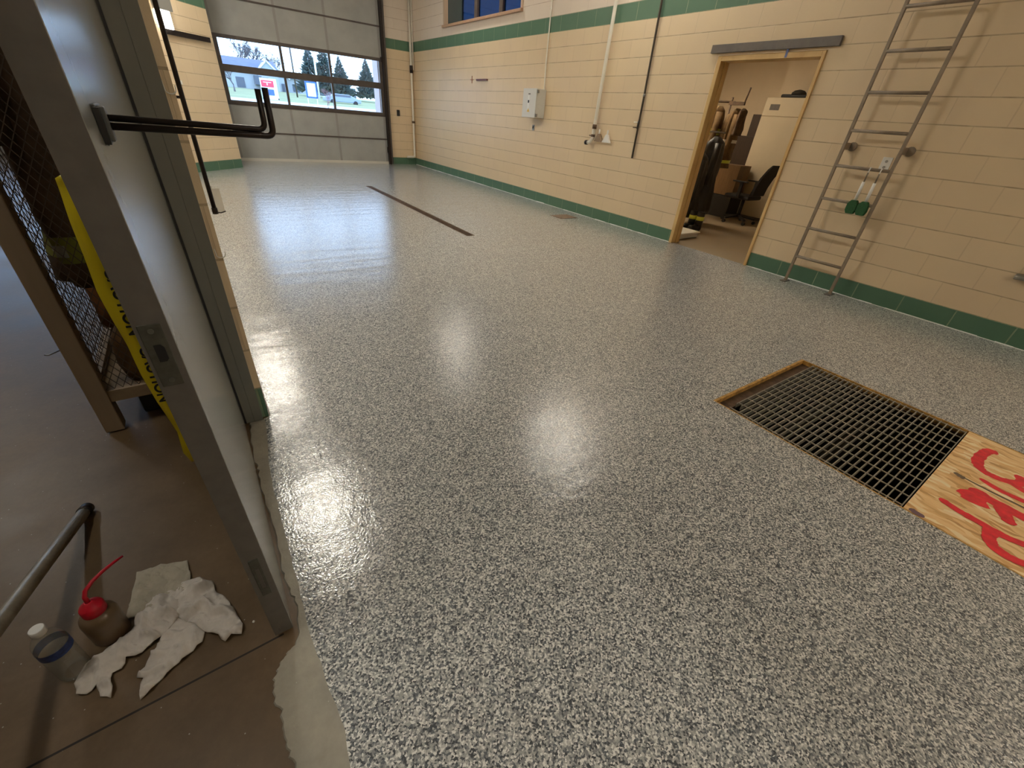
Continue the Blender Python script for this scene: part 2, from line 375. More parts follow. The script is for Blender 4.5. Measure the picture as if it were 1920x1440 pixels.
mb = MB()
for a_, b_ in ((-5, D0 - .0), (D1, 12.97)):
    y = a_
    while y < b_:
        y2 = min(b_, y + .12); k_ = rng.uniform(.5, 1.3); mb.box(XW - .010 * k_, XW, y, y2, 0, .006 * k_); y = y2
tag(mb.build('baseboard_right', mat('white_sealant', (.86, .86, .84), .5)), 'thin uneven white sealant line along the foot of the tan wall', kind='structure')
# ceiling fixtures, added fill lights included
for i, (x, y, z, k) in enumerate(FIXTURES):
    q = 'lamp_%.2f' % k
    lm = mat('diffuser_%d' % round(k * 100), LAMPC, .5, emit=LAMP * k)
    f = thing('ceiling_light', 'rectangular fluorescent ceiling fixture, one of a set that includes added fill lights', 'ceiling light', (x, y, z), 'ceiling lights over the two bays')
    h = MB(); h.box(x - .17, x + .17, y - .62, y + .62, z, z + .08); h.box(x - .01, x + .01, y - .4, y - .38, z + .08, HC); h.box(x - .01, x + .01, y + .38, y + .4, z + .08, HC)
    h.build('housing', M_WHITE, f)
    d = MB(); d.box(x - .15, x + .15, y - .6, y + .6, z - .02, z - .001); d.build('diffuser', lm, f)

# ------------------------------------------------------------------ gear room behind the right wall
mb = MB(); mb.box(5.56, 10.2, 2.2, 6.9, -.05, -.002); mb.box(5.541, 5.57, D0, D1, -.05, -.001)
tag(mb.build('floor_gear_room', M_ROOMFLOOR), 'worn brown floor of the gear room', kind='structure')
mb = MB(); mb.box(9.9, 10.1, 2.2, 6.9, 0, 2.9); mb.box(9.5, 9.9, 2.2, 5.09, 0, 2.9); mb.box(5.741, 9.9, 6.7, 6.9, 0, 2.9); mb.box(5.741, 9.9, 2.0, 2.2, 0, 2.9)
tag(mb.build('wall_gear_room', M_CREAM), 'cream walls of the gear room', kind='structure')
mb = MB(); mb.box(5.741, 10.1, 2.0, 6.9, 2.9, 3.0); tag(mb.build('ceiling_gear_room', M_CEIL), 'gear room ceiling', kind='structure')
f = thing('ceiling_light', 'ceiling fixture lighting the gear room', 'ceiling light', (7.2, 5.7, 2.8))
MB().box(6.9, 7.5, 5.1, 6.4, 2.83, 2.9).build('housing', M_WHITE, f)
MB().box(6.92, 7.48, 5.12, 6.38, 2.82, 2.829).build('diffuser', mat('room_diffuser', (1, .84, .62), .5, emit=22), f)

# doorway frame and lintel
fr = thing('door_1', 'tan painted steel frame of the gear room doorway', 'door frame', (XW, 3.24, 0), kind='structure')
mb = MB(); mb.box(XW - .022, XW + .16, D1 - .05, D1, 0, DZ - .005); mb.box(XW + .06, XW + .10, D1 - .066, D1 - .05, 0, DZ - .05); mb.build('jamb', M_FRAME, fr, bevel=.003)
mb = MB(); mb.box(XW - .022, XW + .16, D0, D0 + .032, 0, DZ - .005); mb.box(XW + .06, XW + .10, D0 + .032, D0 + .06, 0, DZ - .05); mb.build('jamb', M_FRAME, fr, bevel=.003)
mb = MB(); mb.box(XW - .022, XW + .16, D0 + .032, D1 - .05, DZ - .055, DZ - .005); mb.build('head', M_FRAME, fr, bevel=.003)
mb = MB(); mb.box(XW - .024, XW - .02, 3.02, 3.045, DZ - .05, DZ + .03); mb.build('masking_tape', mat('blue_tape', (.12, .16, .35), .6), fr)
tag(MB().box(XW - .035, XW, 2.535, 3.955, 2.188, 2.268).build('trim_2', M_LINTEL, bevel=.003), 'grey brown steel strip above the gear room doorway', kind='structure')

# high window in the right wall
wn = thing('window_1', 'high window with dark mullions and tan sill', 'window', (XW, 9.6, 3.0), kind='structure')
mb = MB(); mb.box(XW - .05, XW + .1, 8.02, 11.14, 2.955, 3.0); mb.build('window_sill', mat('tan_sill', (.42, .27, .17), .5, noise=.1), wn, bevel=.004)
mb = MB(); mb.box(XW - .012, XW + .1, 11.07, 11.13, 3.0, 4.12); mb.box(XW - .012, XW + .1, 8.03, 8.09, 3.0, 4.12); mb.build('casing', mat('window_casing', (.55, .40, .28), .5), wn)
mb = MB(); mb.box(XW + .08, XW + .14, 10.45, 11.07, 3.0, 4.1); mb.build('side_frame', mat('dark_teal_frame', (.05, .07, .07), .4), wn)
for y in (9.80, 8.85):
    MB().box(XW + .06, XW + .13, y - .06, y + .06, 3.0, 4.1).build('mullion', M_GFRAME, wn)
MB().box(XW + .10, XW + .105, 8.09, 10.45, 3.0, 4.1).build('pane', M_TINT, wn)

# ------------------------------------------------------------------ overhead door
GY = 12.95
gd = thing('door_2', 'grey sectional overhead door with two rows of windows', 'garage door', (2.8, GY, 0), kind='structure')
X0, X1 = .98, 4.70
cols = [(1.155, 2.335), (2.385, 3.39), (3.44, 4.62)]
def solid(z0, z1):
    mb = MB(); mb.box(X0, X1, GY, GY + .045, z0 + .008, z1 - .008); p = mb.build('door_section', M_GDOOR, gd, bevel=.004)
    s = MB()
    for x in (1.10, 2.36, 3.415, 4.66): s.box(x - .025, x + .025, GY - .006, GY, z0 + .01, z1 - .01)
    s.build('stile', mat('stile_grey', (.29, .285, .265), .5), p)
    r = MB(); r.box(X0, X1, GY - .012, GY + .005, z1 - .016, z1 + .016); r.build('rail', M_GFRAME, p)
solid(.03, .6); solid(.6, 1.14); solid(2.372, 3.0); solid(3.0, 3.62)
MB().box(X0, X1, GY - .01, GY + .05, 0, .06).build('bottom_seal', mat('pale_seal', (.62, .60, .54), .6), gd)
for z0, z1 in ((1.215, 1.735), (1.865, 2.315)):
    mb = MB(); mb.box(X0, cols[0][0], GY - .01, GY + .045, z0, z1)
    for a, b in zip(cols, cols[1:]): mb.box(a[1], b[0], GY - .01, GY + .045, z0, z1)
    mb.box(cols[2][1], X1, GY - .01, GY + .045, z0, z1)
    mb.box(X0, X1, GY - .012, GY + .045, z0 - .066, z0); mb.box(X0, X1, GY - .012, GY + .045, z1, z1 + .066)
    fo = mb.build('window_section', M_GFRAME, gd)
    for a, b in cols: MB().box(a, b, GY + .005, GY + .009, z0, z1).build('pane', M_GLASS, fo)
MB().box(4.70, 4.745, GY - .08, GY + .03, 0, 3.8).box(4.70, 4.76, GY - .1, GY - .09, 0, 3.8).build('track', M_DARK, gd)
MB().box(4.745, 4.83, GY - .02, GY + .2, 0, 3.7).build('jamb', M_LINTEL, gd)
MB().box(4.68, 4.76, GY - .05, GY - .01, .28, .42).box(4.66, 4.72, GY - .05, GY - .01, 2.3, 2.4).build('roller_bracket', M_DARK, gd)

# ------------------------------------------------------------------ inactive door leaf and frame in the foreground
FX = -.082
lf = thing('door_3', 'glossy grey steel door leaf bolted shut in the foreground', 'door', (FX - .02, 1.42, 0), kind='structure')
MB().box(-.129, FX, .861, 1.985, .008, 2.14).build('leaf', M_LEAF, lf, bevel=.002)
MB().box(-.1295, FX - .0008, .8595, .862, .008, 2.14).build('edge_channel', M_LEAFEDGE, lf)
sp_ = MB(); sp_.box(-.124, -.0925, .857, .8605, .880, 1.0); s0 = sp_.build('strike_plate', mat('worn_plate', (.10, .10, .082), .4, .4, noise=.2, nscale=60), lf, bevel=.001); tag(s0, 'worn grey strike plate with a latch hole')
h = MB(); h.prism([(-.113, .930), (-.103, .930), (-.099, .935), (-.099, .956), (-.103, .962), (-.113, .962)], .8555, .8575, 'y'); h.build('latch_hole', M_BLACK, s0)
h = MB()
for z in (.892, .988): h.tube([(-.108, .8575, z), (-.108, .8555, z)], .0045, 12)
h.build('screw', mat('screw_steel', (.2, .2, .18), .4, .8), s0)
fb = MB().box(-.118, -.096, .8575, .8605, .205, .355).build('flush_bolt', MATS['worn_plate'], lf, bevel=.001)
MB().box(-.111, -.103, .856, .858, .24, .32).build('lever', M_LINTEL, fb)
MB().box(-.117, -.112, .8585, .8605, .02, .035).build('rivet', M_LINTEL, lf)
MB().box(-.18, -.0745, 1.986, 2.002, 0, 2.2).build('hinge_gap_shade', M_BLACK, lf)  # solid black strip stands in for the shade between leaf and jamb
def lean(o, f):
    for v in o.data.vertices: v.co.x += f(v.co)
    for ch in o.children: lean(ch, f)
for o_ in list(lf.children): lean(o_, lambda c_: -.0135 * c_.z)
jf = thing('door_4', 'grey steel frame holding the foreground door leaf', 'door frame', (-.09, 2.0, 0), kind='structure')
mb = MB(); mb.box(-.0745, -.0035, 1.985, 2.003, 0, 2.2); mb.box(-.042, -.0035, 1.9835, 1.986, 0, 2.2)
lean(mb.build('jamb', M_JAMB, jf, bevel=.0015), lambda c_: -.0135 * c_.z if c_.x < -.05 else -.004 * c_.z if c_.x < -.03 else 0)
MB().box(-.22, .03, 2.0, 2.002, 2.2, 2.25).box(-.16, .02, -.36, 2.0, 2.15, 2.2).build('head', M_JAMB, jf)

# twin bent rods on a bracket
FX = -.0985
hk = thing('rod_hook', 'pair of dark bent rods on a grey bracket projecting from the door leaf', 'hook', (FX, .96, 1.28))
mb = MB(); mb.box(FX, FX + .004, .985, 1.05, 1.250, 1.306); mb.prism([(.988, 1.256), (1.012, 1.256), (1.02, 1.27), (1.02, 1.29), (1.008, 1.304), (.988, 1.304)], FX + .003, FX + .013, 'x'); mb.build('bracket', mat('bracket_grey', (.085, .09, .09), .45, .3), hk, bevel=.002)
MB().box(FX, FX + .008, .975, .985, 1.253, 1.302).build('bracket_lip', M_BLACK, hk)
def bend(p0, p1, p2, r=.012):
    p0, p1, p2 = map(Vector, (p0, p1, p2)); a = (p0 - p1).normalized(); b = (p2 - p1).normalized(); out = [p0]
    for k in range(7):
        t = k / 6; out.append(((1 - t) ** 2) * (p1 + a * r) + 2 * t * (1 - t) * p1 + t * t * (p1 + b * r))
    return out + [p2]
MB().tube(bend((FX + .01, 1.0, 1.2885), (.1335, 1.0, 1.2845), (.1335, 1.0, 1.346)), .0048).build('rod', M_DARK, hk)
MB().tube(bend((FX + .01, 1.0, 1.277), (.1455, 1.0, 1.2745), (.1455, 1.0, 1.349)), .0053).build('rod', M_DARK, hk)

# dark bar with clear sleeve and cable clips on the left wall
br = thing('wall_bar', 'long dark steel bar hanging down the left wall with a clear sleeve at its foot', 'bar', (.05, 2.6, .83))
MB().tube([(.052, 2.6, .845), (.047, 2.6, 2.9)], .0095, 10).box(.02, .045, 2.595, 2.605, 2.2, 2.22).box(.022, .045, 2.595, 2.605, 1.3, 1.31).build('bar', M_DARK, br)
MB().tube([(.052, 2.6, .832), (.052, 2.6, .86)], .0125, 10).build('end_cap', M_DARK, br)
sl = MB(); sl.box(.060, .066, 2.6, 2.601, .845, .955); sl.box(.066, .094, 2.599, 2.602, .838, .945); sl.build('clear_sleeve', mat('hazy_clear_plastic', (.75, .72, .62), .25, alpha=.35), br)
MB().tube([(.062, 2.6, .838), (.075, 2.6, .836), (.083, 2.6, .838), (.097, 2.6, .843)], .003, 8).build('sleeve_rim', M_DARK, br)
for i, (z, lab) in enumerate(((1.333, 'white looped cable tie on the end of the left wall, behind the rods'), (.80, 'small white cable tie low on the end of the left wall'))):
    x = .012 if i == 0 else .018; pts = [(x + .016 * math.cos(t), 1.995, z + .014 * math.sin(t)) for t in [math.pi + .5 + k * (math.pi - .6) / 8 for k in range(9)]]
    tag(MB().tube([(x - .016, 2.0, z + .02)] + pts + [(x + .016, 2.0, z + .01)], .0016, 8).build('cable_tie', M_WHITE), lab, 'cable tie', 'cable ties')

# pier fittings
nx = Vector((dd.y, -dd.x))           # out of the pier face
def pier(x, y, o): return (x + nx.x * o, y + nx.y * o)
wl = thing('wall_light', 'glowing white wall light with grey hood on the angled pier', 'wall light', (.25, 10.9, 2.2))
a = pier(.17, 10.85, .0); b = pier(.34, 11.02, .0)
mb = MB(); mb.prism([pier(.15, 10.823, 0), pier(.34, 11.015, 0), pier(.34, 11.015, .12), pier(.15, 10.823, .12)], 2.41, 2.62); mb.build('hood', mat('hood_grey', (.22, .21, .19), .5), wl)
mb = MB(); mb.prism([pier(.16, 10.833, 0.005), pier(.325, 11.0, 0.005), pier(.31, 10.985, .09), pier(.17, 10.843, .09)], 2.17, 2.409); mb.build('lens', mat('lit_lens', (1, .97, .92), .4, emit=4), wl)
mb = MB(); p0 = pier(.24, 10.914, .02); p1 = pier(.90, 11.583, .02); mb.bar((*p0, 2.135), (*p1, 2.145), .03, .075); tag(mb.build('wall_rail', M_DARK, bevel=.004), 'short dark rail fixed level on the angled pier', 'rail')
mb = MB(); p0 = pier(.20, 10.874, 0); mb.prism([pier(.19, 10.863, 0), pier(.27, 10.945, 0), pier(.24, 10.915, .05), pier(.19, 10.863, .05)], 1.40, 1.46); tag(mb.build('wall_clip', M_WHITE), 'small white plastic clip on the angled pier below the light', 'clip')

# ------------------------------------------------------------------ things on the right wall
pb = thing('control_panel', 'pale grey electrical box with latches and stickers on the tan wall', 'electrical box', (XW, 7.33, 1.4))
MB().box(5.345, XW, 7.12, 7.515, 1.392, 1.822).build('body', M_PANEL, pb, bevel=.008)
pdoor = MB().box(5.325, 5.343, 7.118, 7.517, 1.390, 1.824).build('door', mat('panel_door_paint', (.68, .67, .62), .4), pb, bevel=.005)
MB().box(5.322, 5.3255, 7.30, 7.36, 1.50, 1.72).build('label_strip', M_WHITE, pdoor)
MB().box(5.318, 5.3225, 7.312, 7.348, 1.61, 1.65).build('push_button', M_BLACK, pdoor)
MB().prism([(7.29, 1.475), (7.36, 1.475), (7.325, 1.53)], 5.3215, 5.3245, 'x').build('warning_sticker', mat('yellow_sticker', (.7, .45, .06), .5), pdoor)
MB().box(5.3215, 5.3245, 7.295, 7.35, 1.735, 1.75).build('name_plate', M_LINTEL, pdoor)
for z in (1.425, 1.78): MB().box(5.33, 5.37, 7.095, 7.118, z - .02, z + .025).build('latch', M_STEEL, pb, bevel=.003)
def pipe(name, label, pts, r, m, clips=(), cat='pipe'):
    t = thing(name, label, cat, pts[0]); MB().tube(pts, r, 14).build('pipe', m, t)
    for c in clips: MB().tube(c[0], c[1], 14).build(c[3], c[2], t)
    return t
pipe('conduit', 'thin cream conduit rising from the electrical box', [(5.50, 7.135, 1.82), (5.51, 7.16, 1.98), (5.525, 7.19, 2.15), (5.53, 7.205, 4.5)], .011, M_PVC, [([(5.53, 7.205, 2.9), (5.53, 7.205, 2.93)], .017, M_PVC, 'strap')])
pipe('drain_pipe', 'thick white pipe with brown couplings ending in a hook on the tan wall', [(5.47, 5.62, 4.5), (5.47, 5.66, 2.9), (5.47, 5.70, 1.35), (5.47, 5.705, 1.18), (5.455, 5.74, 1.125), (5.45, 5.79, 1.115)], .026, M_PVC,
     [([(5.47, 5.699, 1.37), (5.47, 5.70, 1.31)], .034, M_RUST, 'coupling'), ([(5.47, 5.703, 1.235), (5.47, 5.704, 1.20)], .032, M_RUST, 'coupling'), ([(5.45, 5.79, 1.115), (5.45, 5.83, 1.113)], .034, M_DARK, 'end_cap'), ([(5.47, 5.70, 1.215), (5.52, 5.84, 1.215)], .008, M_RUST, 'bracket')])
pipe('black_pipe', 'thin dark pipe running down the tan wall left of the doorway', [(5.51, 4.885, 4.5), (5.51, 4.88, 2.8), (5.51, 4.85, 1.75), (5.51, 4.84, .985)], .0135, mat('brown_black_pipe', (.05, .035, .022), .5), 
     [([(5.51, 4.845, 1.44), (5.53, 4.955, 1.44)], .007, M_PVC, 'hook'), ([(5.51, 4.845, 1.375), (5.53, 4.955, 1.375)], .007, M_RUST, 'hook'), ([(5.51, 4.85, 1.75), (5.51, 4.85, 1.78)], .018, M_STEEL, 'coupling'), ([(5.51, 4.85, 1.46), (5.51, 4.85, 1.36)], .0165, M_DARK, 'coupling')])
pipe('corner_pipe', 'white downpipe in the far corner turning left above the green base', [(5.47, 12.90, 4.5), (5.47, 12.90, .25), (5.455, 12.90, .205), (5.42, 12.90, .195), (5.24, 12.90, .195)], .028, M_PVC,
     [([(5.47, 12.90, 2.32), (5.47, 12.90, 2.16)], .042, M_DARK, 'coupling'), ([(5.47, 12.90, 1.08), (5.47, 12.90, 1.03)], .042, M_RUST, 'coupling')])
pipe('riser_pipe', 'slim white pipe beside the corner downpipe ending at its coupling', [(5.51, 12.85, 4.5), (5.51, 12.85, 2.22)], .014, M_PVC)
tag(MB().box(5.03, 5.11, 12.945, 12.975, 1.17, 1.31).build('push_button_box', M_BLACK, bevel=.006), 'small black push button box beside the overhead door', 'button box')
tg = thing('toggle_switch', 'tiny grey switch plate below the electrical box', 'switch', (5.53, 7.40, 1.22))
MB().box(5.533, XW, 7.375, 7.435, 1.19, 1.28).build('plate', M_STEEL, tg); MB().box(5.52, 5.533, 7.40, 7.41, 1.22, 1.26).build('lever', M_BLACK, tg)
tag(MB().box(5.505, XW, 9.12, 9.55, 1.97, 2.0).build('wall_strip', mat('maroon_brown', (.13, .05, .045), .5), bevel=.003), 'short maroon strip high on the tan wall', 'strip')
tag(MB().box(5.535, XW, 9.77, 9.79, 1.93, 2.06).box(5.535, XW, 9.72, 9.84, 1.985, 2.0).build('bracket_mark', mat('rust_orange', (.35, .13, .06), .6)), 'rust coloured cross shaped bracket beside the maroon strip', 'bracket')
# hanging white scrapers
def scraper(y, m, lab):
    t = thing('scraper', lab, 'scraper', (5.49, y, 1.2), 'white scrapers hanging by the thick pipe')
    MB().tube([(5.50, y, 1.31), (5.50, y, 1.22)], .012, 10).build('handle', M_WHITE, t)
    mb = MB(); prof = [(-.02, 1.25), (.02, 1.25), (.034, 1.222), (.052, 1.19), (.078, 1.155), (.084, 1.14), (-.084, 1.14), (-.078, 1.155), (-.052, 1.19), (-.034, 1.222)]
    mb.prism([(y + a, z) for a, z in prof], 5.48, 5.52, 'x'); mb.build('blade', m, t, bevel=.004)
scraper(5.60, mat('brown_blade', (.27, .19, .12), .5), 'brown bladed scraper with short white handle next to the thick pipe')
scraper(5.42, M_WHITE, 'white bladed scraper with short white handle right of the brown one')

# fixed ladder
LX = 5.41
ld = thing('wall_ladder', 'grey brown steel ladder fixed to the tan wall right of the doorway', 'ladder', (LX, 1.84, 0))
for y in (2.08, 1.60): MB().box(LX - .013, LX + .013, y - .014, y + .014, .006, 3.9).build('rail', M_LADDER, ld, bevel=.003)
for k in range(12): MB().tube([(LX, 1.605, .286 + .304 * k), (LX, 2.075, .286 + .304 * k)], .0145, 10).build('rung', M_LADDER, ld)
for y in (2.08, 1.60): MB().box(LX - .07, LX + .05, y - .03, y + .03, .0, .008).build('foot_plate', M_LINTEL, ld)
for y, s in ((2.08, 1), (1.60, -1)):
    for z in (1.37, 3.2): MB().box(LX, XW, y - .008, y + .008, z - .03, z + .03).tube([(XW - .012, y - .03, z), (XW, y - .03, z)], .04, 18).build('wall_bracket', M_LADDER, ld)
ot = thing('wall_outlet', 'white outlet plate behind the ladder', 'outlet', (5.53, 1.70, 1.25))
MB().box(5.53, XW, 1.67, 1.75, 1.19, 1.31).build('cover_plate', M_WHITE, ot, bevel=.003)
for z in (1.225, 1.275): MB().tube([(5.531, 1.71, z), (5.527, 1.71, z)], .012, 14).build('socket', mat('socket_grey', (.35, .33, .3), .5), ot)
def brush(y, lab):
    t = thing('hanging_brush', lab, 'brush', (5.385, y, 1.0), 'green brushes hanging from the ladder rung')
    MB().tube([(5.41, y, 1.19 + .018), (5.385, y, 1.215), (5.38, y, 1.17)], .005, 8).build('hook', M_WHITE, t)
    MB().tube([(5.38, y, 1.17), (5.382, y, 1.09)], .007, 8).build('shank', M_LADDER, t)
    MB().tube([(5.382, y, 1.09), (5.384, y, .925)], .0135, 10).build('handle', M_WHITE, t)
    mb = MB(); mb.prism([(y - .025, .925), (y + .025, .925), (y + .048, .89), (y + .046, .83), (y + .03, .80), (y - .035, .80), (y - .046, .835), (y - .042, .89)], 5.36, 5.405, 'x'); mb.build('bristles', M_GREEN, t, bevel=.006)
brush(1.765, 'green bristled brush with white handle on the ladder, nearer the doorway')
brush(1.672, 'green bristled brush with white handle beside the right ladder rail')
tag(MB().box(5.50, XW, .30, .43, .535, .575).tube([(5.48, .30, .555), (5.48, .43, .555)], .022, 12).build('pipe_clamp', M_STEEL, bevel=.003), 'grey metal clamp low on the tan wall near the picture edge', 'clamp')

# ------------------------------------------------------------------ floor fittings
td = thing('trench_drain', 'narrow rusty trench drain running along the coated floor', 'drain', (2.84, 7, 0))
x0, x1, y0, y1 = H_TR
MB().box(x0, x1, y0, y1, -.12, -.11).box(x0, x0 + .004, y0, y1, -.11, -.001).box(x1 - .004, x1, y0, y1, -.11, -.001).box(x0, x1, y0, y0 + .004, -.11, -.001).box(x0, x1, y1 - .004, y1, -.11, -.001).build('channel', M_RUST, td)
for a, b in ((y0 + .006, 5.60), (5.61, 7.0), (7.01, y1 - .006)):
    mb = MB(); mb.box(x0 + .006, x0 + .02, a, b, -.022, -.004).box(x1 - .02, x1 - .006, a, b, -.022, -.004)
    n = int((b - a) / .022)
    for k in range(n + 1):
        y = a + (b - a - .011) * k / n; mb.box(x0 + .02, x1 - .02, y, y + .011, -.02, -.005)
    mb.build('grate_section', M_RUST, td)
pl = thing('floor_cover_plate', 'small square rusty cover plate in the floor near the tan wall', 'cover plate', (5.08, 5.7, 0))
MB().box(4.90, 5.27, 5.56, 5.845, .0005, .006).build('plate', mat('worn_cover', (.20, .14, .10), .55, .2, noise=.3, nscale=20), pl, bevel=.002)
for x in (4.93, 5.24):
    for y in (5.59, 5.81): MB().tube([(x, y, .006), (x, y, .009)], .008, 10).build('bolt', M_RUST, pl)
px0, px1, py0, py1 = H_PIT
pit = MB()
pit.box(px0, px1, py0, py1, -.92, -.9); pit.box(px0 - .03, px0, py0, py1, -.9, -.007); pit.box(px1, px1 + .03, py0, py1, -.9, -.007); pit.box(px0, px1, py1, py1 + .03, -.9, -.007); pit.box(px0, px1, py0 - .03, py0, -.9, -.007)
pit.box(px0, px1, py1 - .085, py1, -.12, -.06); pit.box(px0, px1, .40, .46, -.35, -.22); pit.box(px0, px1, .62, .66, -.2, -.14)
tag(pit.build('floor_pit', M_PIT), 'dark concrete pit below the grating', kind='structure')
rim = thing('pit_rim', 'plywood and rusty angle rim around the floor pit', 'rim', (2.84, .97, 0))
M_PLY = mat('plywood_edge', (.48, .27, .07), .6, noise=.55, nscale=30)
MB().box(px0, px1, py1 - .016, py1, -.05, -.0008).build('rim_board', M_PLY, rim)
MB().box(px0, px0 + .01, py0, py1 - .016, -.05, -.0008).build('rim_board', M_PLY, rim)
MB().box(px1 - .008, px1, py0, py1 - .016, -.05, -.0008).build('rim_board', M_PLY, rim)
MB().box(px0 + .01, px1 - .008, py1 - .085, py1 - .016, -.055, -.03).box(px0 + .01, px0 + .03, -.0, py1 - .085, -.06, -.036).box(px1 - .028, px1 - .008, 0, py1 - .085, -.06, -.036).build('ledge', M_RUST, rim)
gr = thing('floor_grate', 'rectangular steel bar grating over the dark floor pit', 'grate', (2.84, .45, -.02))
gx0, gx1, gy0, gy1 = px0 + .016, px1 - .012, .022, .885
n = int(round((gy1 - gy0) / .0302))
for k in range(n + 1):
    y = gy0 + (gy1 - gy0) * k / n; xs = gx0 + (.0 if k < n - 1 else .10)
    MB().box(xs, gx1, y - .0024, y + .0024, -.036, -.006).build('bearing_bar', M_GRATE, gr)
n = 11
for k in range(n + 1):
    x = gx0 + .02 + (gx1 - gx0 - .04) * k / n
    MB().box(x - .0032, x + .0032, gy0, gy1, -.0095, -.0045).build('cross_rod', M_GRATE, gr)
ob = thing('osb_cover', 'strand board cover with red spray painted letters beside the grating', 'board', (2.84, -.6, 0))
MB().box(px0 + .012, px1 - .01, -1.28, .014, -.018, -.0005).build('board', M_OSB, ob, bevel=.001)
mb = MB()
for pts, wd in (([(3.27, -.135), (3.25, -.10), (3.15, -.085), (3.05, -.09), (2.99, -.12), (2.98, -.17), (3.0, -.22), (3.05, -.26), (3.12, -.24)], .05), ([(3.0, -.22), (2.97, -.32), (3.0, -.45)], .045),
                ([(2.89, -.13), (2.865, -.21), (2.87, -.29), (2.88, -.5)], .035), ([(2.70, -.105), (2.665, -.15), (2.62, -.165)], .10), ([(2.74, -.12), (2.725, -.2), (2.72, -.3), (2.72, -.52)], .075),
                ([(2.72, -.23), (2.66, -.26), (2.60, -.29)], .055), ([(2.51, -.06), (2.49, -.13), (2.485, -.20), (2.48, -.29), (2.50, -.36), (2.52, -.5)], .045), ([(2.48, -.25), (2.42, -.25), (2.365, -.27), (2.345, -.32), (2.36, -.38), (2.38, -.48)], .05)):
    hh = globals().get('hh', 0) + .0002; MB().ribbon(pts, wd, 0, hh).build('paint_stroke', M_RED, ob)
mb = MB(); mb.ribbon([(2.82, -.045), (2.81, -.17), (2.81, -.3), (2.81, -.6), (2.81, -1.2)], .014, 0, .0004); mb.ribbon([(2.825, -.045), (2.815, -.07), (2.812, -.09)], .03, 0, .0003); mb.build('slot', mat('slot_brown', (.16, .11, .07), .7), ob)
mb = MB(); mb.ribbon([(2.30, -.005), (2.29, -.03), (2.295, -.06)], .03, 0, .0002); mb.build('stain', mat('purple_stain', (.17, .10, .12), .6), ob)

# ------------------------------------------------------------------ gear room contents
cb = thing('tall_cabinet', 'tall cream metal cabinet in the gear room', 'cabinet', (9.3, 4.4, 0))
MB().box(9.1, 9.48, 3.5, 5.08, .06, 2.045).build('body', mat('cabinet_cream', (.62, .53, .38), .45, noise=.03, nscale=4), cb, bevel=.006)
MB().box(9.13, 9.46, 3.53, 5.05, 0, .06).build('plinth', M_LINTEL, cb)
MB().box(9.085, 9.099, 4.30, 5.07, .08, 1.745).build('door', MATS['cabinet_cream'], cb, bevel=.004)
MB().box(9.085, 9.099, 3.51, 4.29, .08, 1.745).build('door', MATS['cabinet_cream'], cb, bevel=.004)
MB().box(9.085, 9.099, 3.51, 5.07, 1.76, 2.04).build('upper_door', MATS['cabinet_cream'], cb, bevel=.004)
MB().box(9.078, 9.084, 4.79, 4.96, 1.85, 1.94).build('vent_plate', M_LINTEL, cb)
ht = thing('dark_hat', 'dark wide hat resting on top of the cream cabinet', 'hat', (9.28, 4.63, 2.05))
MB().box(9.16, 9.40, 4.38, 4.88, 2.047, 2.10).build('brim', M_BLACK, ht, bevel=.02)
MB().lathe([(.12, 0), (.115, .03), (.08, .06), (.02, .075)], 20, (9.28, 4.63, 2.10)).build('crown', mat('dark_grey_felt', (.05, .045, .04), .8), ht)
ch = thing('office_chair', 'black office chair facing left in front of the cream cabinet', 'chair', (8.42, 4.45, 0))
M_CH = mat('black_mesh_fabric', (.014, .013, .013), .7)
MB().box(8.19, 8.65, 4.30, 4.78, .42, .49).build('seat', M_CH, ch, bevel=.025)
mb = MB(); prof = [(4.33, .50), (4.30, .62), (4.24, .80), (4.16, .95), (4.10, 1.02), (4.065, 1.015), (4.12, .93), (4.19, .80), (4.24, .64), (4.26, .50)]
mb.prism(prof, 8.22, 8.62, 'x'); mb.build('backrest', M_CH, ch, bevel=.01)
for x in (8.15, 8.67):
    a = MB(); a.box(x - .03, x + .03, 4.38, 4.66, .70, .725); a.box(x - .02, x + .02, 4.46, 4.52, .45, .70); a.build('armrest', M_BLACK, ch, bevel=.006)
MB().tube([(8.42, 4.50, .12), (8.42, 4.50, .42)], .028, 12).build('gas_lift', M_BLACK, ch)
for k in range(5):
    t = k * 2 * math.pi / 5 + .3; ex, ey = 8.42 + .30 * math.cos(t), 4.50 + .30 * math.sin(t)
    leg = MB().bar((8.42, 4.50, .13), (ex, ey, .085), .045, .03).build('base_leg', M_BLACK, ch)
    MB().tube([(ex - .02, ey, .03), (ex + .02, ey, .03)], .03, 12).build('caster', M_BLACK, leg)
rk = thing('coat_rack', 'dark steel rack rail with turnout coats in the gear room', 'rack', (8.0, 5.4, 0))
MB().tube([(8.0, 6.1, 1.90), (8.0, 5.0, 1.88)], .016, 10).build('rail', M_RUST, rk)
MB().box(7.98, 8.02, 4.82, 5.10, 1.84, 1.89).build('end_bracket', M_RUST, rk)
MB().tube([(8.0, 4.83, 1.86), (8.0, 4.80, 2.09)], .013, 8).build('hook', M_RUST, rk)
for y in (6.1, 5.07): MB().tube([(8.0, y, 0), (8.0, y, 1.95 if y < 6 else 2.3)], .016, 10).build('post', M_RUST, rk)
M_COAT = mat('tan_brown_canvas', (.16, .095, .038), .85, noise=.35, nscale=14, bump=.3); M_COATD = mat('dark_brown_canvas', (.10, .06, .032), .85, noise=.4, nscale=14, bump=.3)
M_LIME = mat('lime_reflective', (.75, .80, .10), .4); M_SIL = mat('silver_reflective', (.75, .75, .70), .35)
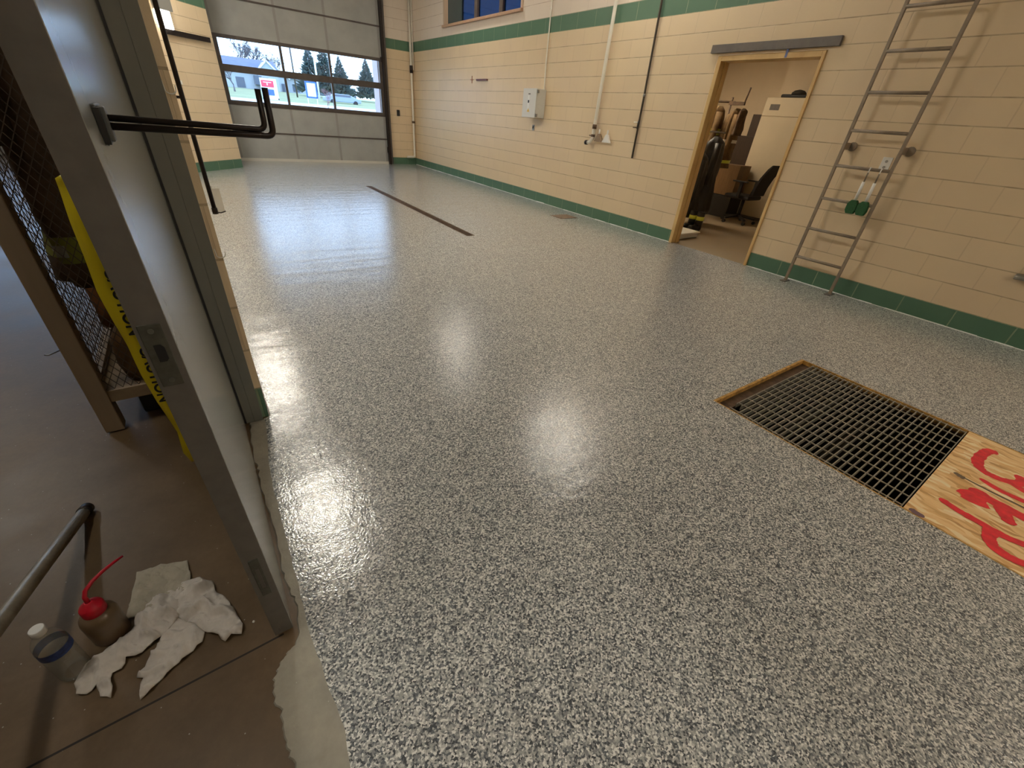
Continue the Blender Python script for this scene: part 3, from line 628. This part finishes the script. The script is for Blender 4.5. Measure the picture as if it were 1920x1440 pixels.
def hanging(name, lab, x, y, z0, z1, wx, wy, m, stripes=(), seed=0, cat='coat', grp=None, hem=1.0):
    t = thing(name, lab, cat, (x, y, z0), grp); r = random.Random(seed); mb = MB(); n = 28; L = 14
    def rad(zz, a):
        s = (zz - z0) / (z1 - z0)
        k = hem * (1 - .28 * s) if s < .88 else hem * (.754 - ((s - .88) / .12) ** 2 * .5)
        f = 1 + .13 * math.sin(a * 5 + seed + s * 2) * (1 - s * .5) + .07 * math.sin(a * 3 + s * 11 + seed * 2) + .04 * math.sin(a * 9 + s * 23)
        return max(.12, k) * f
    rings = []
    for i in range(L + 1):
        zz = z0 + (z1 - z0) * i / L
        rings.append([mb.bm.verts.new((x + wx * rad(zz, a) * math.cos(a), y + wy * rad(zz, a) * math.sin(a), zz)) for a in [2 * math.pi * k / n for k in range(n)]])
    for A_, B_ in zip(rings, rings[1:]):
        for k in range(n): mb.bm.faces.new((A_[k], A_[(k + 1) % n], B_[(k + 1) % n], B_[k])).smooth = True
    mb.bm.faces.new(rings[0][::-1]); mb.bm.faces.new(rings[-1])
    mb.build('body', m, t)
    for sx, (dx, dy) in enumerate(((-.75, -.7), (-.75, .7)) if z1 - z0 > .6 else ()):
        sm = MB(); ax, ay = x + wx * dx * .5, y + wy * dy * 1.0
        sm.tube([(ax, ay * 1 + 0, z1 - .10), (ax - .03, ay + .02 * (1 if sx else -1), z1 - .30), (ax - .05, ay + .015 * (1 if sx else -1), z1 - .55), (ax - .06, ay, z1 - .72)], [.06, .058, .052, .05], 12); sm.build('sleeve', m, t)
    for (za, zb, ms) in stripes:
        sb = MB(); rr = []
        for zz in (za, zb): rr.append([sb.bm.verts.new((x + (wx * rad(zz, a) + .004) * math.cos(a), y + (wy * rad(zz, a) + .004) * math.sin(a), zz)) for a in [2 * math.pi * k / n for k in range(n)]])
        for k in range(n): sb.bm.faces.new((rr[0][k], rr[0][(k + 1) % n], rr[1][(k + 1) % n], rr[1][k])).smooth = True
        sb.build('reflective_stripe', ms, t)
    return t
hanging('turnout_coat', 'brown firefighter coat with lime stripes, leftmost on the gear room rack', 7.95, 5.22, .95, 1.82, .22, .085, M_COAT, ((1.44, 1.48, M_LIME), (1.38, 1.41, M_LIME), (1.02, 1.07, M_LIME), (1.12, 1.17, M_LIME)), 1, grp='turnout coats on the rack')
hanging('turnout_coat', 'brown firefighter coat with pale stripes, rightmost on the gear room rack', 8.12, 4.98, .88, 1.80, .22, .085, M_COAT, ((1.28, 1.33, M_SIL), (.96, 1.01, M_LIME)), 2, grp='turnout coats on the rack')
hanging('dark_jacket', 'short dark jacket on the end hook of the gear room rack', 8.05, 4.83, 1.40, 1.80, .12, .06, M_COATD, (), 3, cat='jacket')
hanging('dark_trousers', 'black garments hanging low behind the doorway jamb', 7.35, 4.72, .16, 1.36, .22, .15, mat('black_rubber_cloth', (.016, .014, .012), .45, noise=.4, nscale=8, bump=.4), (), 4, cat='garments', hem=1.1)
hanging('dark_trousers', 'second black garment bundle nearest the doorway jamb', 6.88, 4.60, .16, 1.12, .18, .13, MATS['black_rubber_cloth'], (), 5, cat='garments', hem=1.1)
MB_r = MB().tube([(7.35, 6.2, 1.44), (7.35, 4.6, 1.42)], .014, 10); tag(MB_r.box(7.33, 7.37, 6.18, 6.22, 0, 1.44).build('garment_rail', M_STEEL), 'low steel garment rail behind the doorway jamb', 'rail')
bc = thing('brown_cabinet', 'low brown wooden cabinet behind the office chair', 'cabinet', (8.7, 5.1, 0))
MB().box(8.62, 9.0, 4.88, 5.42, .40, .93).build('body', wood_mat('brown_board', (.14, .075, .028), (.21, .12, .05)), bc, bevel=.004)
MB().box(8.60, 9.0, 4.86, 5.42, 0, .39).build('base', M_BLACK, bc, bevel=.004)
tag(MB().box(9.15, 9.45, 5.10, 5.75, 0, 1.42).box(9.2, 9.45, 5.10, 5.30, 1.42, 1.78).build('dark_locker', wood_mat('dark_brown_board', (.022, .011, .006), (.04, .02, .011)), bevel=.005), 'dark brown locker left of the cream cabinet', 'locker')
tb = thing('storage_tub', 'white plastic tub on the floor just inside the doorway', 'tub', (6.05, 4.1, 0))
MB().box(5.86, 6.30, 3.90, 4.35, .0, .07).build('body', M_PANEL, tb, bevel=.01); MB().box(5.84, 6.32, 3.88, 4.37, .07, .09).build('lid', M_WHITE, tb, bevel=.004)
bt = thing('rubber_boots', 'pair of black and lime boots under the hanging garments', 'boots', (6.7, 4.3, 0))
for y in (4.22, 4.36):
    MB().tube([(6.75, y, .03), (6.75, y, .30)], [.055, .06], 12).build('shaft', M_BLACK, bt); MB().box(6.52, 6.78, y - .05, y + .05, 0, .10).build('foot', M_BLACK, bt, bevel=.03); MB().tube([(6.75, y, .17), (6.75, y, .23)], .062, 12).build('cuff_stripe', M_LIME, bt)

# ------------------------------------------------------------------ neighbouring bay: mesh cage with gear
cg = thing('gear_cage', 'mesh fronted gear cage with a brown post behind the door leaf', 'cage', (-.4, 2.5, 0))
MB().box(-.604, -.538, 2.19, 2.26, 0, 2.4).build('post', wood_mat('brown_painted_post', (.27, .20, .13), (.36, .27, .18), (8, 8, 1)), cg, bevel=.004)
MB().box(-.604, -.538, 3.6, 3.67, 0, 2.4).build('post', MATS.get('x') or mat('post_brown', (.28, .20, .12), .6, noise=.15), cg)
mb = MB(); mb.box(-.538, -.182, 2.20, 2.24, .145, .20); mb.box(-.60, -.182, 2.24, 3.6, .145, .165); mb.box(-.604, -.57, 2.26, 3.6, .145, .2); mb.build('bottom_rail', MATS['post_brown'], cg)
MB().box(-.538, -.182, 2.20, 2.24, 2.3, 2.4).box(-.604, -.57, 2.26, 3.6, 2.3, 2.4).build('top_rail', MATS['post_brown'], cg)
M_MESH = mat('mesh_wire', (.09, .065, .045), .6, .2)
def mesh_panel(fn, a0, a1, z0, z1, dw=.028, dh=.05, r=.0012):
    mb = MB(); s = dh / dw; span = (z1 - z0) / s
    k = a0 - span
    def seg(p, q_): mb.bar(fn(*p), fn(*q_), r * 2, r * 2)
    def clip(u0, z0_, u1, z1_):
        t0, t1 = 0, 1; du = u1 - u0
        for lo, hi in ((a0, a1),):
            if du > 0: t0 = max(t0, (lo - u0) / du); t1 = min(t1, (hi - u0) / du)
            else: t0 = max(t0, (hi - u0) / du); t1 = min(t1, (lo - u0) / du)
        if t1 > t0: seg((u0 + du * t0, z0_ + (z1_ - z0_) * t0), (u0 + du * t1, z0_ + (z1_ - z0_) * t1))
    while k < a1 + span:
        clip(k, z0, k + span, z1); clip(k, z0, k - span, z1); k += dw
    return mb
mesh_panel(lambda u, z: (u, 2.215, z), -.538, -.182, .20, 2.3).build('front_mesh', M_MESH, cg)
mesh_panel(lambda u, z: (-.588, u, z), 2.26, 3.6, .20, 2.3, .045, .08).build('side_mesh', M_MESH, cg)
hanging('turnout_coat', 'dark brown turnout coat with lime hem stripe inside the mesh cage', -.40, 2.44, .62, 1.85, .15, .13, M_COATD, ((.72, .82, mat('dull_lime', (.22, .23, .03), .5)), (.745, .79, mat('dull_silver', (.35, .35, .3), .4))), 6, grp='coats in the mesh cage')
hanging('turnout_coat', 'rust brown turnout coat deeper inside the mesh cage', -.42, 2.80, .30, 1.9, .15, .14, mat('rust_canvas', (.20, .085, .03), .85, noise=.4, nscale=10), (), 7, grp='coats in the mesh cage')
hanging('turnout_coat', 'dull brown turnout coat at the back of the mesh cage', -.42, 3.18, .20, 1.9, .15, .16, M_COATD, ((.7, .75, MATS['dull_silver']),), 8, grp='coats in the mesh cage')
bg_ = MB(); bg_.lathe([(.02, 0), (.115, .01), (.13, .08), (.12, .19), (.07, .27), (.03, .30)], 16, (-.37, 2.395, .166))
bgo = bg_.build('gear_bag', mat('brown_bag', (.17, .09, .035), .8, noise=.4, nscale=9, bump=.3)); bgo.scale = (1, 1, 1); tag(bgo, 'slumped brown gear bag at the front of the mesh cage', 'bag')
bt = thing('boot_pile', 'brown and black boots heaped on the floor of the mesh cage', 'boots', (-.38, 2.5, .17))
for k in range(3):
    x, y = -.50 + .10 * k, 3.5; z = .166
    mm = (M_COATD, MATS['rust_canvas'], M_BLACK)[k % 3]
    b1 = MB().tube([(x, y, z + .04), (x + random.uniform(-.02, .02), y + .02, z + .26)], [.048, .055], 12).build('shaft', mm, bt); MB().box(x - .045, x + .045, y - .18, y + .05, z, z + .085).build('foot', mm, bt, bevel=.025)
tag(MB().box(-.47, -.25, 2.30, 2.62, -.006, .13).build('black_case', M_BLACK, bevel=.012), 'black case on the floor below the mesh cage', 'case')
wp = MB(); wp.tube([(-.604, 2.2, .42), (-.64, 2.19, .41), (-.65, 2.19, .415)], .003, 6); tag(wp.build('wire_end', M_STEEL), 'short wire sticking out of the brown cage post', 'wire')

# caution tape
tp = thing('caution_tape', 'yellow caution tape hanging behind the door leaf', 'tape', (-.3, 1.8, 0))
path = [(-.320, 1.095), (-.325, 1.04), (-.330, .976), (-.336, .878), (-.343, .768), (-.338, .66), (-.331, .562), (-.330, .45), (-.322, .322), (-.302, .17), (-.312, .06), (-.300, .004)]
mb = MB(); vs = []; fine = []
for i in range(len(path) - 1):
    for k in range(5):
        t = k / 5; fine.append((path[i][0] + (path[i + 1][0] - path[i][0]) * t, path[i][1] + (path[i + 1][1] - path[i][1]) * t))
fine.append(path[-1])
for i, (x, z) in enumerate(fine):
    wd = .07 if i > 3 else .02 + .014 * i
    ring = [(x, 1.80 + .004 * math.sin(i * .5), z), (x + wd * .5, 1.793 + .006 * math.sin(i * .4), z + .006), (x + wd, 1.80 + .006 * math.sin(i * .7), z + .012)]
    vs.append([mb.bm.verts.new(p) for p in ring])
for a_, b_ in zip(vs, vs[1:]):
    for k in range(2): mb.bm.faces.new((a_[k], a_[k + 1], b_[k + 1], b_[k])).smooth = True
tpo = mb.build('strip', M_YELLOW, tp); sm = tpo.modifiers.new('thick', 'SOLIDIFY'); sm.thickness = .0006
for j, zz in enumerate((.84, .56)):
    fc = bpy.data.curves.new('lettering_%d' % j, 'FONT'); fc.body = 'CAUTION'; fc.size = .052; fc.offset = .0012; fc.extrude = .0002; fc.align_y = 'CENTER'; fc.materials.append(M_BLACK)
    tmp = bpy.data.objects.new('tmp_text', fc); COL.objects.link(tmp)
    me = bpy.data.meshes.new_from_object(tmp.evaluated_get(bpy.context.evaluated_depsgraph_get())); bpy.data.objects.remove(tmp)
    me.transform(Matrix.Translation((-.287, 1.786, zz)) @ Matrix.Rotation(R(92), 4, 'Y') @ Matrix.Rotation(R(90), 4, 'X'))
    if not me.materials: me.materials.append(M_BLACK)
    fo = bpy.data.objects.new('lettering', me); COL.objects.link(fo); fo.parent = tp; fo.matrix_parent_inverse = Matrix.Translation(-Vector(tp.location))

# ------------------------------------------------------------------ things on the dark floor
FZ = -.006
mb = MB(); mb.tube([(-.62, 1.68, .014), (-.645, 1.36, .115), (-.664, 1.10, .197), (-.72, .3, .45)], .0185, 18)
ps = thing('metal_pole', 'bare grey metal pole propped at a low angle on the dark concrete', 'pole', (-.62, 1.68, 0))
mb.build('tube', mat('worn_pole_metal', (.40, .35, .27), .4, .5, noise=.25, nscale=25), ps)
MB().tube([(-.618, 1.695, .010), (-.622, 1.66, .021)], .0205, 18).build('end_cap', M_DARK, ps)
# water bottle
wb = thing('water_bottle', 'clear plastic water bottle with blue label and white cap', 'bottle', (-.585, 1.05, FZ))
c = (-.585, 1.05, FZ)
prof = [(.022, .003), (.029, .0), (.032, .008), (.0325, .02)]
for k in range(5): prof += [(.0305, .028 + k * .013), (.0325, .034 + k * .013)]
prof += [(.0325, .10), (.0315, .105), (.0315, .135), (.0325, .14), (.031, .152), (.025, .168), (.016, .180), (.0125, .186), (.0125, .196)]
M_PET = glass_mat('clear_bottle_plastic', (.86, .88, .86))
M_PET2 = glass_mat('clear_pet_plastic', (.90, .92, .90)); _t = M_PET2.node_tree; _d = _t.nodes.new('ShaderNodeBsdfDiffuse'); _d.inputs[0].default_value = (.8, .82, .8, 1)
_a = _t.nodes.new('ShaderNodeMixShader'); _a.inputs[0].default_value = .09; _o = _t.nodes['Material Output']; _s = _o.inputs[0].links[0].from_socket
_t.links.new(_s, _a.inputs[1]); _t.links.new(_d.outputs[0], _a.inputs[2]); _t.links.new(_a.outputs[0], _o.inputs[0]); q = NB('unused_pet'); q.b.inputs['Base Color'].default_value = (.9, .92, .9, 1); q.b.inputs['Transmission Weight'].default_value = 1; q.b.inputs['Roughness'].default_value = .06; q.b.inputs['IOR'].default_value = 1.12; q.b.inputs['Coat Weight'].default_value = 1; bpy.data.materials.remove(q.m)
MB().lathe(prof, 32, c, cap=False).build('bottle_body', M_PET2, wb)
MB().lathe([(.0329, .108), (.0329, .134)], 32, c, cap=False).build('label', mat('blue_label', (.03, .06, .22), .4, noise=.6, nscale=60), wb)
MB().lathe([(.0145, .188), (.015, .19), (.015, .205), (.0135, .207)], 20, c).build('cap', M_WHITE, wb)
# wash bottle
sb = thing('wash_bottle', 'squeeze wash bottle with red cap and bent red nozzle', 'bottle', (-.515, 1.12, FZ)); c = (-.515, 1.12, FZ)
MB().lathe([(.036, 0), (.041, .004), (.042, .085), (.040, .098), (.032, .11), (.022, .116), (.02, .12)], 32, c).build('bottle_body', mat('amber_translucent_plastic', (.17, .11, .06), .35, noise=.15, nscale=12, coat=.4), sb)
mb = MB(); mb.lathe([(.025, .108), (.0265, .112), (.0265, .135), (.023, .142), (.012, .150), (.008, .156)], 32, c); mb.build('cap', mat('red_cap', (.62, .012, .03), .35), sb)
MB().tube([(-.515, 1.12, .148), (-.515, 1.122, .168), (-.510, 1.13, .182), (-.495, 1.147, .190), (-.475, 1.168, .192), (-.452, 1.19, .190), (-.435, 1.205, .187)], [.006, .0055, .0055, .005, .0045, .004, .0028], 10).build('nozzle', MATS['red_cap'], sb)

# rags: crumpled cloth over an outline
def cloth(name, label, outline, m, base=.004, amp=.012, freq=60, ang=0, seed=0, lump=(), cat='rag', grp=None, step=.0055, z=FZ):
    r = random.Random(seed); n = len(outline); pts = []; ph = [r.uniform(0, 6.28) for _ in range(6)]
    dense = []
    for i in range(n):
        a = Vector(outline[i]); b = Vector(outline[(i + 1) % n]); k = max(1, int((b - a).length / .012))
        for j in range(k):
            p = a + (b - a) * (j / k)
            dense.append(p + Vector((r.uniform(-.002, .002), r.uniform(-.002, .002))))
    nb = len(dense); edges = [(i, (i + 1) % nb) for i in range(nb)]; pts = list(dense)
    xs = [p.x for p in dense]; ys = [p.y for p in dense]
    def inside(p):
        cn = False
        for i in range(nb):
            a, b = dense[i], dense[(i + 1) % nb]
            if (a.y > p.y) != (b.y > p.y) and p.x < (b.x - a.x) * (p.y - a.y) / (b.y - a.y) + a.x: cn = not cn
        return cn
    x = min(xs)
    while x < max(xs):
        y = min(ys)
        while y < max(ys):
            p = Vector((x + r.uniform(-.0015, .0015), y + r.uniform(-.0015, .0015)))
            if inside(p) and min((p - e).length for e in dense) > .004: pts.append(p)
            y += step
        x += step
    vo, _, fo, *_ = delaunay_2d_cdt(pts, edges, [], 1, 1e-6)
    ca, sa = math.cos(ang), math.sin(ang)
    def hgt(p):
        u = p.x * ca + p.y * sa; v = -p.x * sa + p.y * ca
        u += .018 * math.sin(v * 38 + ph[0]) + .008 * math.sin(v * 95 + ph[1])
        f = (1 - abs(math.sin(u * freq + ph[2]))) ** 1.6 * .65 + (1 - abs(math.sin(u * freq * 1.9 + v * 20 + ph[3]))) ** 2 * .35
        f = f * (.55 + .45 * math.sin(v * 30 + ph[4]) ** 2)
        d = min((p - e).length for e in dense); ed = min(1, d / .02)
        f2 = (1 - abs(math.sin(u * freq * 3.7 + v * 45 + ph[5]))) ** 2
        h = base + (amp * 2.3 * f + .008 * f2) * (.35 + .65 * ed)
        for lx, ly, lr, lh in lump:
            q_ = ((p.x - lx) ** 2 + (p.y - ly) ** 2) / lr ** 2
            h += lh * math.exp(-q_) * ed
        return h
    mb = MB(); V = [mb.bm.verts.new((p.x, p.y, z + hgt(p))) for p in vo]
    for f in fo:
        try: mb.bm.faces.new([V[i] for i in f]).smooth = True
        except ValueError: pass
    for e in [e for e in mb.bm.edges if len(e.link_faces) == 1]:
        pass
    o = mb.build(name, m); s = o.modifiers.new('thick', 'SOLIDIFY'); s.thickness = .003; s.offset = -1
    return tag(o, label, cat, grp)
M_RAG = mat('white_cotton', (.66, .61, .55), .9, noise=.10, nscale=25, bump=.25)
M_RAG2 = mat('beige_towel', (.46, .42, .33), .9, noise=.10, nscale=25, bump=.25)
G = 'rags heaped on the dark concrete'
cloth('rag', 'flat beige cloth lying behind the heap of white rags', [(-.465, 1.305), (-.40, 1.30), (-.33, 1.275), (-.325, 1.21), (-.33, 1.15), (-.40, 1.13), (-.485, 1.14), (-.475, 1.21)], M_RAG2, .004, .007, 75, .3, 1, grp=G)
cloth('rag', 'long crumpled white rag reaching from the heap to the water bottle', [(-.42, 1.17), (-.36, 1.185), (-.34, 1.16), (-.335, 1.12), (-.36, 1.06), (-.40, 1.03), (-.43, 1.015), (-.455, 1.0), (-.475, 1.01), (-.485, .985), (-.505, .985), (-.50, .94), (-.505, .918), (-.525, .935), (-.535, .972), (-.555, .958), (-.575, .972), (-.578, 1.02), (-.55, 1.05), (-.52, 1.065), (-.475, 1.085), (-.455, 1.13)], M_RAG, .006, .022, 52, .75, 2, ((-.38, 1.12, .035, .022), (-.42, 1.10, .03, .016), (-.50, 1.03, .035, .012)), grp=G)
cloth('rag', 'twisted white rag with a raised loop on the right of the heap', [(-.345, 1.19), (-.30, 1.182), (-.265, 1.14), (-.262, 1.10), (-.24, 1.07), (-.222, 1.02), (-.205, .945), (-.212, .918), (-.235, .932), (-.252, .918), (-.272, .955), (-.30, .985), (-.33, 1.03), (-.36, 1.07), (-.372, 1.12)], M_RAG, .008, .024, 48, 1.1, 3, ((-.30, 1.14, .025, .03), (-.26, 1.03, .03, .012), (-.34, 1.10, .03, .016)), grp=G)
cloth('rag', 'narrow folded white rag pointing away in front of the heap', [(-.365, 1.07), (-.32, 1.03), (-.298, .99), (-.305, .955), (-.34, .935), (-.375, .918), (-.41, .895), (-.442, .872), (-.447, .905), (-.438, .93), (-.452, .938), (-.43, .975), (-.41, 1.005), (-.39, 1.04)], M_RAG, .005, .018, 62, .85, 4, grp=G)
tag(MB().lathe([(.002, 0), (.004, .002), (.003, .005), (.001, .006)], 8, (-.178, .945, FZ)).build('debris_chip', M_WHITE), 'single pale crumb on the dark concrete between rags and door leaf', 'crumb')

# ------------------------------------------------------------------ outside the overhead door
prof = [(13.2, -.12), (15, -.1), (30, .4), (45, .91), (60, 1.03), (80, 1.6), (112, 2.4), (400, 3.0)]
def strip(name, i0, i1, m, lab):
    mb = MB()
    for (ya, za), (yb, zb) in zip(prof[i0:i1], prof[i0 + 1:i1 + 1]):
        mb.bm.faces.new([mb.bm.verts.new(p) for p in ((-120, ya, za), (200, ya, za), (200, yb, zb), (-120, yb, zb))])
    return tag(mb.build(name, m), lab, kind='structure')
strip('ground_apron', 0, 3, mat('pale_concrete', (.55, .55, .52), .8), 'pale concrete apron outside')
strip('road', 3, 4, mat('pale_road', (.62, .62, .60), .8), 'pale road outside')
strip('ground', 4, 7, mat('winter_grass', (.26, .27, .12), .9, noise=.2, nscale=.4), 'winter grass rising to the houses')
K = 110 / 60
def far(x, z, k=K): return x * k, 1.336 + (z - 1.336) * k
M_ROOF = mat('slate_roof', (.15, .155, .20), .8, noise=.1, nscale=1); M_SIDING = mat('white_siding', (.45, .48, .50), .8); M_TRIM = mat('white_trim', (.85, .87, .9), .6); M_WINB = mat('dark_window', (.10, .12, .16), .3)
def house(xa, xb, base, eave, ridge, Y, gables, lab, wins):
    t = thing('house', lab, 'house', (xa, Y, base))
    MB().box(xa, xb, Y, Y + 10, base - 1, eave).build('walls', M_SIDING, t)
    MB().prism([(Y - .5, eave - .1), (Y + 5, ridge), (Y + 10.5, eave - .1)], xa - .5, xb + .5, 'x').build('roof', M_ROOF, t)
    for gx, gz, gw in gables:
        g = MB(); g.prism([(gx - gw, eave - .1), (gx, gz), (gx + gw, eave - .1)], Y - 1.5, Y + 4, 'y'); g.box(gx - gw + .3, gx + gw - .3, Y - 1.4, Y + 1, base - 1, eave); go = g.build('gable', M_SIDING, t)
        b = MB(); b.bar((gx - gw - .2, Y - 1.6, eave - .25), (gx, Y - 1.6, gz + .1), .3, .25).bar((gx + gw + .2, Y - 1.6, eave - .25), (gx, Y - 1.6, gz + .1), .3, .25); b.build('bargeboard', M_TRIM, go)
    for wx, wz, ww, wh in wins:
        MB().box(wx - ww, wx + ww, Y - 1.6 if any(abs(wx - g[0]) < g[2] for g in gables) else Y - .1, Y + .1, wz - wh, wz + wh).build('window', M_WINB, t)
    return t
x0_, b0 = far(3.0, 1.85); x1_, r0 = far(10.2, 4.62); _, e0 = far(0, 3.45)
g1x, g1z = far(9.2, 4.40)
house(x0_, x1_, b0, e0, r0, 110, [(g1x, g1z, 2.0)], 'long white house with a slate roof seen through the left panes', [(far(6.6, 2.4)[0], far(0, 2.4)[1], .7, .8), (far(8.2, 2.7)[0], far(0, 2.7)[1], .6, .7), (g1x - .6, far(0, 2.6)[1], .5, .7)])
x2_, _ = far(10.4, 0); x3_, r1 = far(14.5, 4.2); g2x, g2z = far(11.3, 4.32)
house(x2_, x3_, b0, e0, r1, 124, [(g2x, g2z, 2.3)], 'white gabled house with a slate roof seen through the middle panes', [(g2x - .8, far(0, 2.5)[1], .6, .7), (g2x + 1.2, far(0, 2.3)[1], .5, .9), (x3_ - 2, far(0, 2.5)[1], .7, .7)])
M_CON = mat('conifer_green', (.085, .12, .115), .9, noise=.3, nscale=2); M_BARK = mat('grey_bark', (.16, .15, .16), .9)
def conifer(x, y, z0, h, rad, lab, seed):
    r = random.Random(seed); t = thing('conifer_tree', lab, 'tree', (x, y, z0), 'conifers beyond the road')
    MB().tube([(x, y, z0), (x, y, z0 + h)], [.25, .04], 8).build('trunk', M_BARK, t)
    mb = MB(); z = z0 + h * .10
    while z < z0 + h * .98:
        s = 1 - (z - z0) / h; n = 14
        for k in range(n):
            a = r.uniform(0, 6.28); L = rad * s * r.uniform(.65, 1.1) + .12; wd = .10 + .16 * s
            c_, s_ = math.cos(a), math.sin(a); dz = -.28 * L + r.uniform(-.05, .05) * L
            base_ = Vector((x, y, z)); tip = Vector((x + c_ * L, y + s_ * L, z + dz + .16 * L)); mid = Vector((x + c_ * L * .6, y + s_ * L * .6, z + dz * .75))
            sd = Vector((-s_, c_, 0)) * wd * L * .5; dn = Vector((0, 0, -.10 * L - .10))
            P_ = [mb.bm.verts.new(p) for p in (base_, mid + sd, tip, mid - sd, mid + dn)]
            for f in ((0, 1, 4), (1, 2, 4), (2, 3, 4), (3, 0, 4), (0, 3, 2, 1)): mb.bm.faces.new([P_[i] for i in f])
        z += h * .022
    mb.build('foliage', M_CON, t)
kk = 95 / 50
for xx, zt, zb, rr, lab, sd in ((11.35, 5.6, 2.6, 1.25, 'tall conifer seen through the middle pane, behind the white pole', 1), (12.6, 6.2, 2.6, 1.1, 'tallest conifer touching the second mullion', 2), (14.0, 5.15, 2.5, 1.0, 'conifer left of centre in the right panes', 3), (16.5, 5.25, 2.5, 1.15, 'conifer nearest the right door jamb', 4)):
    X_, Zt = far(xx, zt, kk); _, Zb = far(0, zb, kk); conifer(X_, 95, Zb - .8, Zt - Zb + .8, rr * kk * 1.45, lab, sd)
def bare_tree(x, y, z0, h, lab, seed, m=M_BARK, r0=.16, depth=5, grp='bare trees outside'):
    r = random.Random(seed); mb = MB()
    def grow(p, d, L, rad, k):
        q_ = p + d * L; mb.tube([p, p + d * L * .5 + Vector((r.uniform(-.04, .04) * L, 0, 0)), q_], [rad, rad * .8, rad * .6], 5)
        if k == 0: return
        for _ in range(3 if k > 1 else 5):
            nd = (d + Vector((r.uniform(-.75, .75), r.uniform(-.75, .75), r.uniform(-.15, .5)))).normalized(); grow(q_, nd, L * r.uniform(.6, .82), rad * .58, k - 1)
    grow(Vector((x, y, z0)), Vector((0, 0, 1)), h * .30, r0, depth)
    return tag(mb.build('bare_tree', m), lab, 'tree', grp)
for xx, zt, Y_, lab, sd in ((6.6, 6.0, 122, 'bare tree rising above the left end of the long house', 1), (8.2, 5.6, 122, 'bare tree above the middle of the long house roof', 3), (9.9, 5.2, 140, 'smaller bare tree right of the long house gable', 5)):
    k_ = Y_ / 60; X_, Zt = far(xx, zt, k_); bare_tree(X_, Y_, 2.4, Zt - 2.0, lab, sd, r0=.36, depth=6)
X_, Zt = far(5.9, 2.9, 80 / 60); bare_tree(X_, 80, 1.4, 3.2, 'small bare tree in front of the long house', 7, r0=.14, depth=5)
M_TWIG = mat('red_brown_twig', (.30, .16, .16), .9)
bare_tree(6.25 * 1.0, 25, .3, 1.9, 'leafless bush close outside the middle and right panes', 9, M_TWIG, .02, 4)
for x_, zt, lab, m_, rr in ((9.9 * 1.6, 9.0, 'dark utility pole beyond the middle pane', M_GFRAME, .11), (11.84 * 1.6, 9.0, 'white pole in front of the conifers', M_TRIM, .13)):
    tag(MB().tube([(x_, 80, 1.5), (x_, 80, zt)], rr, 8).build('street_pole', m_), lab, 'pole', 'poles beyond the road')
sg = thing('yard_sign', 'red and white yard sign with a blue lower square outside', 'sign', (3.85, 25, .3))
MB().box(3.50, 4.16, 25.0, 25.03, 1.24, 2.02).build('board', M_TRIM, sg); MB().box(3.54, 4.03, 24.985, 24.999, 1.70, 1.94).build('red_panel', mat('sign_red', (.75, .06, .10), .5), sg); MB().box(3.73, 4.0, 24.985, 24.999, 1.40, 1.62).build('blue_panel', mat('sign_blue', (.05, .14, .50), .5), sg)
for x_ in (3.52, 4.14): MB().box(x_ - .02, x_ + .02, 25.0, 25.04, .2, 1.3).build('leg', M_TRIM, sg)
MB().box(3.62, 3.94, 24.98, 24.985, 1.86, 1.885).box(3.75, 3.79, 24.98, 24.985, 1.76, 1.84).build('lettering', M_TRIM, sg)
sg = thing('framed_sign', 'white notice board in a blue frame outside the middle pane', 'sign', (5.6, 25, .3))
MB().box(5.36, 5.85, 25, 25.05, 1.44, 2.08).build('frame', MATS['sign_blue'], sg); MB().box(5.42, 5.79, 24.985, 24.999, 1.50, 2.02).build('board', mat('pale_lilac', (.72, .76, .90), .5), sg)
for x_ in (5.4, 5.81): MB().box(x_ - .012, x_ + .012, 25.0, 25.03, .2, 1.5).build('leg', M_TRIM, sg)
cr = thing('parked_car', 'pale blue car parked beyond the road', 'car', (20.5, 72, 1.4))
mb = MB(); mb.prism([(17.6, 1.5), (22.4, 1.5), (22.4, 1.95), (21.7, 2.08), (20.8, 2.42), (19.1, 2.42), (18.3, 2.1), (17.6, 1.98)], 71, 72.7, 'y'); mb.build('body', mat('car_blue', (.32, .38, .52), .3), cr, bevel=.08)
MB().box(18.8, 21.0, 70.97, 71.0, 2.12, 2.36).build('side_window', M_WINB, cr)
for x_ in (18.5, 21.6): MB().tube([(x_, 70.95, 1.48), (x_, 71.2, 1.48)], .28, 16).build('wheel', M_BLACK, cr)
tag(MB().box(4.72, 5.3, 13.35, 13.75, -.12, 3.7).build('trim_3', mat('pinkish_masonry', (.62, .50, .48), .8)), 'pinkish white outside pier beside the overhead door', kind='structure')
tag(MB().box(28, 38, 124, 128, 2.4, 4.6).build('hedge', mat('far_hedge', (.12, .15, .16), .9)), 'dark far hedge behind the conifers', 'hedge')
